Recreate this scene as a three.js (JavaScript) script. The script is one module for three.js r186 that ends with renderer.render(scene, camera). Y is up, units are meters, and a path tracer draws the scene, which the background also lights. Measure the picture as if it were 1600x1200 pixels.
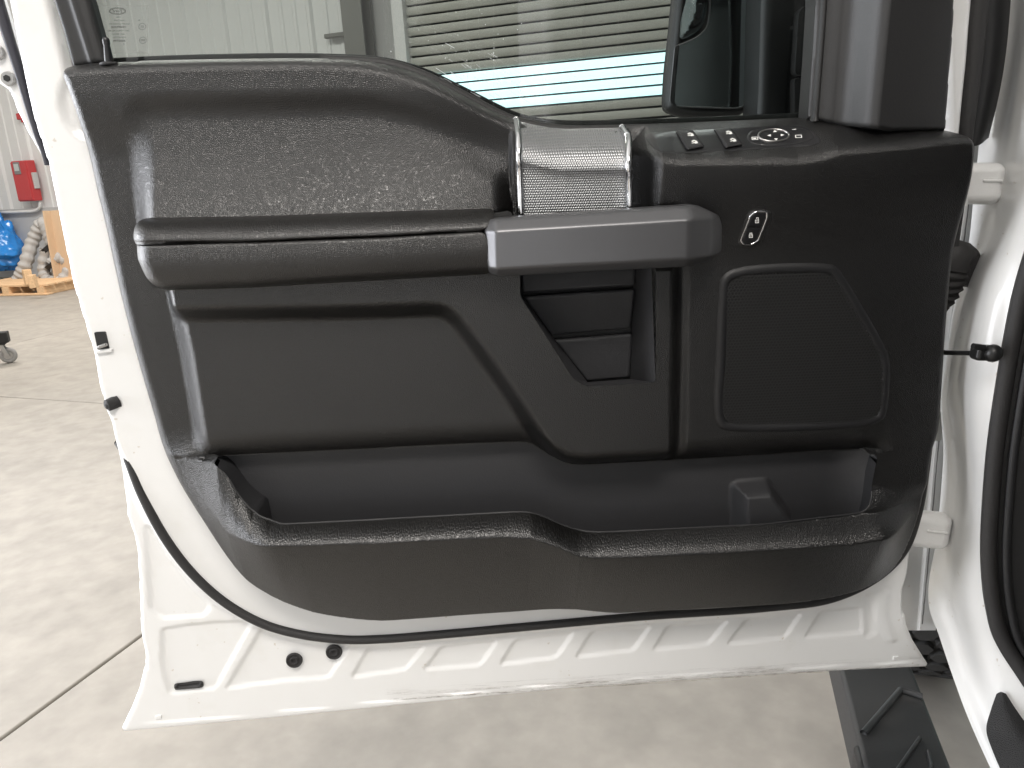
import * as THREE from 'three';
import { mergeGeometries } from 'three/addons/utils/BufferGeometryUtils.js';
import { RoundedBoxGeometry } from 'three/addons/geometries/RoundedBoxGeometry.js';
import { RectAreaLightUniformsLib } from 'three/addons/lights/RectAreaLightUniformsLib.js';

/* ---------- camera, lights, exposure ---------- */
const EYE = 1.2, DIST = 0.9, FPX = 1208;                 // camera height, distance to the door's inner sheet, focal length in photo pixels
const rad = d => d * Math.PI / 180;
const RAKE = rad(1.8);                                   // the truck stands nose-down
const HALL = rad(24.5);                                  // the hall's axes against the door
const scene = new THREE.Scene();
scene.background = new THREE.Color(0x000000);
const F = new THREE.Vector3(Math.sin(rad(4.5)) * Math.cos(rad(15.5)), -Math.sin(rad(15.5)), -Math.cos(rad(4.5)) * Math.cos(rad(15.5)));
const R0 = new THREE.Vector3(Math.cos(rad(4.5)), 0, Math.sin(rad(4.5))), U0 = R0.clone().cross(F);
const cr = Math.cos(rad(1.4)), sr = Math.sin(rad(1.4));
const Rv = R0.clone().multiplyScalar(cr).addScaledVector(U0, -sr), Uv = U0.clone().multiplyScalar(cr).addScaledVector(R0, sr);
const truckMatrix = new THREE.Matrix4().makeTranslation(0, EYE, 0).multiply(new THREE.Matrix4().makeRotationZ(-RAKE));
const camera = new THREE.PerspectiveCamera(2 * Math.atan(600 / FPX) * 180 / Math.PI, 4 / 3, 0.05, 200);
{
  const m = new THREE.Matrix4().makeBasis(Rv, Uv, F.clone().negate()).setPosition(0, 0, DIST);
  m.premultiply(truckMatrix).decompose(camera.position, camera.quaternion, camera.scale);
}
scene.add(camera);
const renderer = new THREE.WebGLRenderer({ antialias: true });
renderer.toneMapping = THREE.LinearToneMapping;
renderer.toneMappingExposure = 0.93;
renderer.shadowMap.enabled = true;
RectAreaLightUniformsLib.init();
const hallPoint = (e1, y, e2) => new THREE.Vector3(e1 * Math.cos(HALL) - e2 * Math.sin(HALL), y, e1 * Math.sin(HALL) + e2 * Math.cos(HALL));
function areaLight(colour, power, w, h, pos, dir) {
  const l = new THREE.RectAreaLight(colour, power, w, h);
  l.position.copy(pos); l.lookAt(pos.clone().add(dir)); l.castShadow = true;
  scene.add(l); return l;
}
const hallDir = (a, b) => hallPoint(a, 0, b);
// the open shop doorway to the left of the photographer
const OPENING = { e1: -4.6, e2: 1.7, w: 4.6, h: 3.6 };
areaLight(0xf3f5fa, 9.8, OPENING.w, OPENING.h, hallPoint(OPENING.e1 + 0.06, OPENING.h / 2 + 0.05, OPENING.e2), hallDir(1, 0));
// long lamps under the ceiling
const LAMPS = [[-7.5, -4.5, 100, 0.3], [-4.2, -4.5, 90, 0.3], [0.6, -4.5, 14, 0.3], [1.4, 3.0, 24, 1.4]];
for (const [a, b, p, d] of LAMPS) areaLight(0xfff9f2, p, 2.4, d, hallPoint(a, 4.78, b), new THREE.Vector3(0, -1, 0));

/* ---------- helpers ---------- */
function rng(seed) { let a = seed >>> 0; return () => { a = (a + 0x6D2B79F5) | 0; let t = Math.imul(a ^ (a >>> 15), 1 | a); t = (t + Math.imul(t ^ (t >>> 7), 61 | t)) ^ t; return ((t ^ (t >>> 14)) >>> 0) / 4294967296; }; }
const clamp = (v, a = 0, b = 1) => Math.min(b, Math.max(a, v));
const mix = (a, b, t) => a + (b - a) * t;
const sm = t => { t = clamp(t); return t * t * (3 - 2 * t); };
const rounded = (d, r) => d >= r ? 0 : d <= 0 ? 1 : 1 - Math.sqrt(1 - (1 - d / r) ** 2);      // 1 at an edge, 0 at r inside it
// a photo pixel gives a direction; the depth comes from the layer of the door the pixel shows
const _d = new THREE.Vector3();
const ray = (px, py) => _d.copy(F).multiplyScalar(FPX).addScaledVector(Rv, px - 800).addScaledVector(Uv, 600 - py);
function U(px, py, z = 0) { const d = ray(px, py), t = (z - DIST) / d.z; return [d.x * t, d.y * t, z]; }
function UY(px, py, y) { const d = ray(px, py), t = y / d.y; return [d.x * t, y, DIST + d.z * t]; }
const worldRay = (px, py) => ray(px, py).clone().transformDirection(new THREE.Matrix4().makeRotationZ(-RAKE));
function onFloor(px, py, y = 0) { const d = worldRay(px, py), t = (y - EYE) / d.y; return new THREE.Vector3(d.x * t, y, DIST + d.z * t); }
function onHallPlane(px, py, e2) {                           // the point of the pixel on a plane along the hall's back wall
  const d = worldRay(px, py), n = hallDir(0, 1), t = (e2 - DIST * n.z) / d.dot(n);
  const p = new THREE.Vector3(d.x * t, EYE + d.y * t, DIST + d.z * t), a = hallDir(1, 0);
  return { e1: p.x * a.x + p.z * a.z, y: p.y };
}
const plan = (list, z) => list.map(([x, y, own]) => { const p = U(x, y, own ?? z); return [p[0], p[1]]; });
const at = (list, z) => list.map(([x, y, own]) => new THREE.Vector3(...U(x, y, own ?? z)));
function curve2(pts, n, closed = true) { return new THREE.CatmullRomCurve3(pts.map(p => new THREE.Vector3(p[0], p[1], 0)), closed, 'centripetal').getPoints(n).slice(0, closed ? n : n + 1).map(p => [p.x, p.y]); }
function curve3(pts, n, closed = false) { return new THREE.CatmullRomCurve3(pts, closed, 'centripetal').getPoints(n); }
function soften(poly, r, steps = 5) {                        // rounded corners
  const out = [], n = poly.length;
  for (let i = 0; i < n; i++) {
    const p = poly[i], a = poly[(i + n - 1) % n], b = poly[(i + 1) % n];
    const da = Math.hypot(a[0] - p[0], a[1] - p[1]), db = Math.hypot(b[0] - p[0], b[1] - p[1]), ra = Math.min(r, da * 0.45), rb = Math.min(r, db * 0.45);
    const s = [p[0] + (a[0] - p[0]) / da * ra, p[1] + (a[1] - p[1]) / da * ra], e = [p[0] + (b[0] - p[0]) / db * rb, p[1] + (b[1] - p[1]) / db * rb];
    for (let k = 0; k <= steps; k++) { const t = k / steps, u = 1 - t; out.push([u * u * s[0] + 2 * u * t * p[0] + t * t * e[0], u * u * s[1] + 2 * u * t * p[1] + t * t * e[1]]); }
  }
  return out;
}
function prep(poly) { const n = poly.length, f = new Float64Array(n * 2); poly.forEach((p, i) => { f[2 * i] = p[0]; f[2 * i + 1] = p[1]; }); f.box = [Math.min(...poly.map(p => p[0])) - 0.03, Math.max(...poly.map(p => p[0])) + 0.03, Math.min(...poly.map(p => p[1])) - 0.03, Math.max(...poly.map(p => p[1])) + 0.03]; return f; }
const near = [0, 0];
function sdf(f, x, y, exact = false) {                                       // distance to the outline, positive inside; near = the closest point
  let best = 1e9, inside = false; const n = f.length; if (f.box && !exact && (x < f.box[0] || x > f.box[1] || y < f.box[2] || y > f.box[3])) return -0.03;
  for (let i = 0, j = n - 2; i < n; j = i, i += 2) {
    const ax = f[j], ay = f[j + 1], bx = f[i], by = f[i + 1], ex = bx - ax, ey = by - ay, wx = x - ax, wy = y - ay;
    let t = (wx * ex + wy * ey) / (ex * ex + ey * ey + 1e-18); t = t < 0 ? 0 : t > 1 ? 1 : t;
    const dx = wx - ex * t, dy = wy - ey * t, d = dx * dx + dy * dy;
    if (d < best) { best = d; near[0] = ax + ex * t; near[1] = ay + ey * t; }
    if ((ay > y) !== (by > y) && x < ex * (y - ay) / ey + ax) inside = !inside;
  }
  return inside ? Math.sqrt(best) : -Math.sqrt(best);
}
function lineY(list, z) {                                     // y of a traced line as a function of x
  const p = plan(list, z);
  return x => { if (x <= p[0][0]) return p[0][1]; for (let i = 1; i < p.length; i++) if (x <= p[i][0]) return mix(p[i - 1][1], p[i][1], (x - p[i - 1][0]) / (p[i][0] - p[i - 1][0])); return p[p.length - 1][1]; };
}
// a moulded sheet: the area inside an outline (less holes) with a height over the door plane; rim > 0 adds a side wall
function relief(outline, h, { step = 0.003, holes = [], rim = 0, slant = false } = {}) {
  const o = prep(outline), hs = holes.map(prep);
  let x0 = 1e9, x1 = -1e9, y0 = 1e9, y1 = -1e9;
  for (const [x, y] of outline) { x0 = Math.min(x0, x); x1 = Math.max(x1, x); y0 = Math.min(y0, y); y1 = Math.max(y1, y); }
  const nx = Math.max(2, Math.ceil((x1 - x0) / step)) + 3, ny = Math.max(2, Math.ceil((y1 - y0) / step)) + 3;
  const N = nx * ny, X = new Float64Array(N), Y = new Float64Array(N), S = new Float64Array(N), NX = new Float64Array(N), NY = new Float64Array(N);
  for (let j = 0; j < ny; j++) for (let i = 0; i < nx; i++) {
    const k = j * nx + i, x = x0 + (i - 1) * step, y = y0 + (j - 1) * step;
    X[k] = x; Y[k] = y; S[k] = sdf(o, x, y, true); NX[k] = near[0]; NY[k] = near[1];
    for (const q of hs) { const s = -sdf(q, x, y, false); if (s < S[k]) { S[k] = s; NX[k] = near[0]; NY[k] = near[1]; } }
  }
  const inn = k => S[k] > 0;
  for (let j = 0; j < ny; j++) for (let i = 0; i < nx; i++) {
    const k = j * nx + i; if (S[k] > 0.35 * step) continue;
    if (S[k] > 0 || S[k] > -1.5 * step) { X[k] = NX[k]; Y[k] = NY[k]; }
  }
  const id = new Int32Array(N).fill(-1), pos = [], nor = [], uv = [], idx = [], eps = 0.0007;
  const vert = k => {
    if (id[k] >= 0) return id[k];
    const x = X[k], y = Y[k], z = h(x, y), q = S[k] > 2 * eps ? 0 : 1, gx = (h(x + eps, y) - (q ? h(x - eps, y) : z)) / ((1 + q) * eps), gy = (h(x, y + eps) - (q ? h(x, y - eps) : z)) / ((1 + q) * eps), l = Math.hypot(gx, gy, 1);
    pos.push(x, y, z); nor.push(-gx / l, -gy / l, 1 / l); { const c = slant ? mix(0.22, -0.4, sm((y + 0.16) / 0.16)) : 0.2; uv.push(x + 0.3 * z, y + c * (z - 0.06)); }
    return id[k] = pos.length / 3 - 1;
  };
  const tri = (a, b, c) => { if ((S[a] > 0.35 * step || S[b] > 0.35 * step || S[c] > 0.35 * step) && S[a] > -1.5 * step && S[b] > -1.5 * step && S[c] > -1.5 * step) idx.push(vert(a), vert(b), vert(c)); };
  for (let j = 0; j < ny - 1; j++) for (let i = 0; i < nx - 1; i++) {
    const a = j * nx + i, b = a + 1, c = a + nx, d = c + 1;
    if ((i + j) & 1) { tri(a, b, d); tri(a, d, c); } else { tri(a, b, c); tri(b, d, c); }
  }
  if (rim) for (const loop of [outline, ...holes]) {
    let area = 0; loop.forEach((p, i) => { const q = loop[(i + 1) % loop.length]; area += p[0] * q[1] - q[0] * p[1]; });
    const sgn = (loop === outline ? 1 : -1) * (area > 0 ? 1 : -1);
    for (let i = 0; i < loop.length; i++) {
      const a = loop[i], b = loop[(i + 1) % loop.length], L = Math.hypot(b[0] - a[0], b[1] - a[1]), n = Math.max(1, Math.round(L / (step * 2)));
      for (let k = 0; k < n; k++) {
        const p = [mix(a[0], b[0], k / n), mix(a[1], b[1], k / n)], q = [mix(a[0], b[0], (k + 1) / n), mix(a[1], b[1], (k + 1) / n)];
        const nn = [(b[1] - a[1]) / L * sgn, -(b[0] - a[0]) / L * sgn], v = pos.length / 3, hp = h(...p), hq = h(...q);
        pos.push(p[0], p[1], hp, q[0], q[1], hq, p[0], p[1], hp - rim, q[0], q[1], hq - rim);
        for (let m = 0; m < 4; m++) nor.push(nn[0], nn[1], 0);
        uv.push(p[0], p[1], q[0], q[1], p[0], p[1] - rim, q[0], q[1] - rim);
        if (sgn > 0) idx.push(v, v + 2, v + 1, v + 1, v + 2, v + 3); else idx.push(v, v + 1, v + 2, v + 1, v + 3, v + 2);
      }
    }
  }
  return geo(pos, nor, uv, idx);
}
function geo(pos, nor, uv, idx) {
  const g = new THREE.BufferGeometry();
  g.setAttribute('position', new THREE.Float32BufferAttribute(pos, 3));
  if (uv) g.setAttribute('uv', new THREE.Float32BufferAttribute(uv, 2));
  g.setIndex(idx);
  if (nor) g.setAttribute('normal', new THREE.Float32BufferAttribute(nor, 3)); else g.computeVertexNormals();
  return g;
}
// a strip or bead along a path: an oval section, w across the path in the door plane and t along z
function bead(path, w, t, { seg = 10, side = null } = {}) {
  const pos = [], uv = [], idx = [], n = path.length; let run = 0;
  for (let i = 0; i < n; i++) {
    const p = path[i], a = path[Math.max(0, i - 1)], b = path[Math.min(n - 1, i + 1)], d = b.clone().sub(a).normalize();
    const s = (side ? side.clone() : new THREE.Vector3(0, 0, 1)), across = d.clone().cross(s).normalize(), up = across.clone().cross(d).normalize();
    if (i) run += p.distanceTo(path[i - 1]);
    const ww = typeof w === 'function' ? w(i / (n - 1)) : w, tt = typeof t === 'function' ? t(i / (n - 1)) : t;
    for (let k = 0; k <= seg; k++) {
      const ang = k / seg * Math.PI * 2, c = Math.cos(ang), q = Math.sin(ang);
      const v = p.clone().addScaledVector(across, c * ww).addScaledVector(up, q * tt);
      pos.push(v.x, v.y, v.z); uv.push(run, k / seg * 0.03);
    }
    if (i) for (let k = 0; k < seg; k++) { const A = (i - 1) * (seg + 1) + k, B = A + seg + 1; idx.push(A, B, A + 1, A + 1, B, B + 1); }
  }
  for (const e of [0, n - 1]) {
    const c = pos.length / 3; pos.push(path[e].x, path[e].y, path[e].z); uv.push(run, 0);
    for (let k = 0; k < seg; k++) { const A = e * (seg + 1) + k; if (e) idx.push(c, A, A + 1); else idx.push(c, A + 1, A); }
  }
  return geo(pos, null, uv, idx);
}
// a skin through several lines of points
function loft(lines, n = 48, m = 24) {
  const cs = lines.map(l => new THREE.CatmullRomCurve3(l, false, 'centripetal').getPoints(n)), pos = [], uv = [], idx = [];
  for (let i = 0; i <= n; i++) {
    const col = new THREE.CatmullRomCurve3(cs.map(c => c[i]), false, 'centripetal').getPoints(m);
    col.forEach(p => { pos.push(p.x, p.y, p.z); uv.push(p.x + p.z * 0.7, p.y); });
  }
  for (let i = 0; i < n; i++) for (let k = 0; k < m; k++) { const a = i * (m + 1) + k, b = a + m + 1; idx.push(a, b, a + 1, a + 1, b, b + 1); }
  return geo(pos, null, uv, idx);
}
const taken = {};
function numbered(name) { const k = taken[name] = (taken[name] ?? -1) + 1; return k ? `${name}_${String(k).padStart(3, '0')}` : name; }
function mesh(name, geometry, material, parent) {
  const list = Array.isArray(geometry) ? geometry : [geometry];
  const o = new THREE.Mesh(list.length > 1 ? mergeGeometries(list.map(g => { g = g.index ? g.toNonIndexed() : g; for (const k of Object.keys(g.attributes)) if (!['position', 'normal', 'uv'].includes(k)) g.deleteAttribute(k); return g; })) : list[0], material);
  o.name = parent ? name : numbered(name); o.castShadow = o.receiveShadow = true;
  (parent ?? scene).add(o); return o;
}
function thing(name, label, category, extra = {}) { const o = new THREE.Group(); o.name = numbered(name); o.userData = { label, category, ...extra }; scene.add(o); return o; }
function truckThing(...a) { const o = thing(...a); truckMatrix.decompose(o.position, o.quaternion, o.scale); return o; }
function placed(g, p, rot) { g = g.clone(); if (rot) g.applyMatrix4(new THREE.Matrix4().makeRotationFromEuler(new THREE.Euler(...rot))); g.translate(p[0], p[1], p[2]); return g; }

/* ---------- textures and materials ---------- */
function texture(n, fn, { srgb = false, repeat = 1 } = {}) {
  const d = new Uint8Array(n * n * 4);
  for (let j = 0; j < n; j++) for (let i = 0; i < n; i++) { const c = fn(i / n, j / n, i, j); d.set([c[0], c[1], c[2], c[3] ?? 255].map(v => clamp(Math.round(v), 0, 255)), (j * n + i) * 4); }
  const t = new THREE.DataTexture(d, n, n); t.wrapS = t.wrapT = THREE.RepeatWrapping; t.magFilter = THREE.LinearFilter; t.minFilter = THREE.LinearMipmapLinearFilter; t.generateMipmaps = true;
  t.repeat.set(repeat, repeat); if (srgb) t.colorSpace = THREE.SRGBColorSpace; t.needsUpdate = true; return t;
}
function lattice(seed, n) { const r = rng(seed), a = Float32Array.from({ length: n * n }, () => r()); return (u, v) => { const x = u * n, y = v * n, i = Math.floor(x), j = Math.floor(y), fx = sm(x - i), fy = sm(y - j), g = (p, q) => a[((q % n + n) % n) * n + ((p % n + n) % n)]; return mix(mix(g(i, j), g(i + 1, j), fx), mix(g(i, j + 1), g(i + 1, j + 1), fx), fy); }; }
function fractal(seed, n, oct) { const l = Array.from({ length: oct }, (_, k) => lattice(seed + k, n << k)); return (u, v) => { let s = 0, w = 0; l.forEach((f, k) => { const a = 0.55 ** k; s += f(u, v) * a; w += a; }); return s / w; }; }
function cells(seed, n) {                                      // distance to the nearest and second nearest seed point, tiling
  const r = rng(seed), px = Float32Array.from({ length: n * n }, () => r()), py = Float32Array.from({ length: n * n }, () => r());
  return (u, v) => {
    const x = u * n, y = v * n, i = Math.floor(x), j = Math.floor(y); let a = 9, b = 9;
    for (let q = -1; q <= 1; q++) for (let p = -1; p <= 1; p++) { const k = ((j + q + n) % n) * n + (i + p + n) % n, d = Math.hypot(i + p + px[k] - x, j + q + py[k] - y); if (d < a) { b = a; a = d; } else if (d < b) b = d; }
    return [a, b];
  };
}
const grainCells = cells(3, 90), grainSoft = fractal(8, 24, 3);
const grain = texture(1024, (u, v) => { const [a, b] = grainCells(u, v), g = Math.pow(clamp((b - a) * 1.5), 0.7) * 215 + grainSoft(u, v) * 25; return [g, g, g]; }, { repeat: 1 / 0.16 });
const fineNoise = fractal(21, 64, 3);
const fine = texture(512, (u, v) => { const g = fineNoise(u, v) * 255; return [g, g, g]; }, { repeat: 1 / 0.09 });
const leatherCells = cells(5, 110);
const leather = texture(1024, (u, v) => { const [a, b] = leatherCells(u, v), g = clamp((b - a) * 2.2) * 190 + grainSoft(v, u) * 50; return [g, g, g]; }, { repeat: 1 / 0.16 });
const weave = texture(256, (u, v) => {                          // little overlapping bricks of the silver insert
  const row = Math.floor(v * 32), x = (u * 32 + (row & 1) * 0.5) % 1, y = (v * 32) % 1, g = 255 * Math.sqrt(Math.sin(Math.PI * clamp(x, 0.02, 0.98)) * Math.sin(Math.PI * clamp(y * 0.95, 0.02, 0.98))); return [g, g, g];
}, { repeat: 1 / 0.085 });
const blotch = fractal(33, 8, 6);
const plasticTone = texture(512, (u, v) => { const k = 205 + blotch(u, v) * 60; return [k, k * 0.985, k * 0.965]; }, { srgb: true, repeat: 1 / 0.6 });
const std = o => new THREE.MeshPhysicalMaterial({ side: THREE.DoubleSide, ...o });
const lin = (r, g, b) => new THREE.Color().setRGB(r, g, b);
const M = {
  panel: std({ color: lin(0.006, 0.0059, 0.0059), map: plasticTone, ior: 1.62, roughness: 0.31, bumpMap: grain, bumpScale: 0.00033 }),
  pad: std({ color: lin(0.0085, 0.008, 0.0076), map: plasticTone, ior: 1.62, roughness: 0.3, bumpMap: leather, bumpScale: 0.0003 }),
  smooth: std({ color: lin(0.0095, 0.0095, 0.0105), roughness: 0.52, bumpMap: fine, bumpScale: 0.00008 }),
  liner: std({ color: lin(0.027, 0.027, 0.029), roughness: 0.55, bumpMap: fine, bumpScale: 0.00012 }),
  sail: std({ color: lin(0.02, 0.0197, 0.02), roughness: 0.48, bumpMap: fine, bumpScale: 0.00008 }),
  gloss: std({ color: lin(0.012, 0.012, 0.013), roughness: 0.28 }),
  black: std({ color: lin(0.012, 0.012, 0.012), roughness: 0.6 }),
  rubber: std({ color: lin(0.022, 0.021, 0.021), roughness: 0.62, bumpMap: fine, bumpScale: 0.0003 }),
  handle: std({ color: lin(0.135, 0.135, 0.14), metalness: 0.75, roughness: 0.38, bumpMap: fine, bumpScale: 0.00003 }),
  insert: std({ color: lin(0.33, 0.333, 0.337), metalness: 0.85, roughness: 0.3, bumpMap: weave, bumpScale: 0.0006 }),
  chrome: std({ color: lin(0.75, 0.75, 0.76), metalness: 1, roughness: 0.1 }),
  steel: std({ color: lin(0.42, 0.41, 0.4), metalness: 1, roughness: 0.3 }),
};

/* ---------- the hall: floor, walls, ceiling, roll-up door ---------- */
const concreteA = fractal(51, 6, 7), concreteB = fractal(77, 40, 4), concreteC = fractal(91, 3, 5);
const concrete = texture(1024, (u, v) => { const streak = concreteA(u, v * 3), k = 113 + (streak - 0.5) * 7 + (concreteB(u, v) - 0.5) * 18 + (concreteC(u, v) - 0.5) * 10; return [k * 1.36, k * 1.31, k * 1.24]; }, { srgb: true, repeat: 1 / 2.3 });
const concreteGloss = texture(512, (u, v) => { const k = 175 + concreteA(v, u) * 50; return [k, k, k]; }, { repeat: 1 / 1.1 });
M.concrete = std({ color: 0xffffff, map: concrete, roughness: 0.8, roughnessMap: concreteGloss, bumpMap: concrete, bumpScale: 0.0006 });
M.block = std({ color: lin(0.5, 0.5, 0.5), roughness: 0.9, bumpMap: fine, bumpScale: 0.0005 });
M.siding = std({ color: lin(0.7, 0.71, 0.71), roughness: 0.45 });
M.ceiling = std({ color: lin(0.75, 0.74, 0.72), roughness: 0.9 });
const hallGroup = (name, kind) => { const g = new THREE.Group(); g.name = numbered(name); g.rotation.y = -HALL; g.userData = kind ? { kind } : {}; scene.add(g); return g; };
const E1 = [-12, 9], E2 = [-7.9, 7];
{
  const g = hallGroup('floor', 'structure');
  mesh('slab_bed', placed(new THREE.BoxGeometry(E1[1] - E1[0] + 0.6, 0.2, E2[1] - E2[0] + 0.6), [(E1[0] + E1[1]) / 2, -0.115, (E2[0] + E2[1]) / 2]), M.black, g);
  const j1 = [E1[0], -10.3, -5.8, -1.3, 3.2, 7.7, E1[1]], j2 = [E2[0], -6.94, -2.44, 2.06, 6.56, E2[1]];
  for (let i = 0; i < j1.length - 1; i++) for (let k = 0; k < j2.length - 1; k++) {
    const w = j1[i + 1] - j1[i] - 0.009, d = j2[k + 1] - j2[k] - 0.009, q = new RoundedBoxGeometry(w, 0.03, d, 2, 0.005), p = q.attributes.position, uv = q.attributes.uv;
    q.translate((j1[i] + j1[i + 1]) / 2, -0.015, (j2[k] + j2[k + 1]) / 2);
    for (let v = 0; v < p.count; v++) uv.setXY(v, p.getX(v) + k * 0.7, p.getZ(v) + i * 0.9);
    mesh('concrete_slab', q, M.concrete, g);
  }
}
const HALL_HEIGHT = 5, BASE_TOP = onHallPlane(40, 326, E2[0] + 0.1).y;
const colEdge = onHallPlane(555, 60, E2[0]).e1, colEnd = onHallPlane(586, 60, E2[0]).e1, doorEdge = onHallPlane(640, 60, E2[0]).e1;
{
  const g = hallGroup('back_wall', 'structure');
  mesh('wall_core', placed(new THREE.BoxGeometry(E1[1] - E1[0] + 0.6, HALL_HEIGHT + 0.2, 0.25), [(E1[0] + E1[1]) / 2, HALL_HEIGHT / 2, E2[0] - 0.18]), M.block, g);
  mesh('concrete_base', placed(new THREE.BoxGeometry(colEdge - E1[0], BASE_TOP, 0.18), [(colEdge + E1[0]) / 2, BASE_TOP / 2, E2[0] + 0.035]), M.block, g);
  // ribbed metal sheets: a high rib and two low ones on each
  const W = 0.62, prof = [[0, 0], [0.03, 0.032], [0.07, 0.032], [0.1, 0], [0.24, 0], [0.255, 0.012], [0.29, 0.012], [0.305, 0], [0.43, 0], [0.445, 0.012], [0.48, 0.012], [0.495, 0], [W, 0]];
  const s = new THREE.Shape(); s.moveTo(0, -0.02); for (const [x, y] of prof) s.lineTo(x, y); s.lineTo(W, -0.02);
  const sheet = new THREE.ExtrudeGeometry(s, { depth: HALL_HEIGHT - BASE_TOP, bevelEnabled: false }); sheet.rotateX(-Math.PI / 2);   // profile's y becomes -z, depth becomes y
  sheet.scale(1, 1, -1); { const i = sheet.index; const p = sheet.attributes.position; if (!i) { const a = p.array; for (let k = 0; k < a.length; k += 9) for (let m = 0; m < 3; m++) { const t = a[k + 3 + m]; a[k + 3 + m] = a[k + 6 + m]; a[k + 6 + m] = t; } } sheet.computeVertexNormals(); }
  for (let x = colEdge - W; x > E1[0] - W; x -= W) { const o = mesh('siding_sheet', sheet, M.siding, g); o.position.set(x, BASE_TOP, E2[0] + 0.02); }
}
{ // plain walls and the ceiling out of view, which throw the lamps' light back
  const box = (w, h, d, x, y, z, m, name, p) => mesh(name, placed(new THREE.BoxGeometry(w, h, d), [x, y, z]), m, p), H = HALL_HEIGHT;
  const a = hallGroup('side_wall', 'structure'), z0 = OPENING.e2 - OPENING.w / 2, z1 = OPENING.e2 + OPENING.w / 2, X = OPENING.e1 - 0.1;
  box(0.2, H, z0 + 1, X, H / 2, (z0 - 1) / 2, M.siding, 'wall_panel', a);
  box(0.2, H, E2[1] - z1, X, H / 2, (E2[1] + z1) / 2, M.siding, 'wall_panel', a);
  box(0.2, H - OPENING.h, OPENING.w, X, (H + OPENING.h) / 2, OPENING.e2, M.siding, 'wall_panel', a);
  const bay = hallGroup('bay_wall', 'structure');
  box(X - E1[0] - 0.1, H, 0.2, (X + E1[0]) / 2 - 0.05, H / 2, -0.9, M.siding, 'wall_panel', bay);
  box(0.2, H, -1 - E2[0], E1[0] - 0.12, H / 2, (E2[0] - 1) / 2, M.siding, 'wall_panel', bay);
  const b = hallGroup('end_wall', 'structure');
  box(0.2, H, E2[1] - E2[0], E1[1] + 0.12, H / 2, (E2[0] + E2[1]) / 2, M.siding, 'wall_panel', b);
  const c = hallGroup('front_wall', 'structure');
  box(E1[1] - X, H, 0.2, (E1[1] + X) / 2, H / 2, E2[1] + 0.12, M.siding, 'wall_panel', c);
  const d = hallGroup('ceiling', 'structure');
  box(E1[1] - E1[0] + 0.6, 0.2, E2[1] - E2[0] + 0.6, (E1[0] + E1[1]) / 2, H + 0.1, (E2[0] + E2[1]) / 2, M.ceiling, 'ceiling_sheet', d);
}
{ // daylight in the open doorway
  const day = thing('shop_doorway', 'wide open shop doorway in the side wall filled with daylight', 'doorway'); day.rotation.y = -HALL;
  const glow = new THREE.MeshStandardMaterial({ color: 0x000000, emissive: 0xf3f5fa, emissiveIntensity: 3.0 });
  mesh('daylight', placed(new THREE.BoxGeometry(0.03, OPENING.h, OPENING.w), [OPENING.e1 - 0.08, OPENING.h / 2, OPENING.e2]), glow, day);
  for (const s of [-1, 1]) mesh('door_track', placed(new THREE.BoxGeometry(0.1, OPENING.h, 0.1), [OPENING.e1 + 0.06, OPENING.h / 2, OPENING.e2 + s * (OPENING.w / 2 + 0.06)]), M.steel, day);
}
const lampLabels = ['long lamp under the ceiling above the hoses and pallet', 'long lamp under the ceiling above the steel column', 'long lamp under the ceiling before the roll-up door', 'wide lamp panel under the ceiling over the truck door'];
let lampNo = 0;
for (const [a, b, , d] of LAMPS) {
  const t = thing('ceiling_lamp', lampLabels[lampNo++], 'lamp', { group: 'ceiling lamps of the hall' });
  t.position.copy(hallPoint(a, 4.8, b)); t.rotation.y = -HALL;
  mesh('housing', placed(new RoundedBoxGeometry(2.5, 0.1, d + 0.06, 2, 0.02), [0, 0.1, 0]), M.siding, t);
  mesh('diffuser', placed(new THREE.BoxGeometry(2.4, 0.02, d), [0, 0.035, 0]), new THREE.MeshStandardMaterial({ color: 0x000000, emissive: 0xfff7ee, emissiveIntensity: 4 }), t);
}
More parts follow.
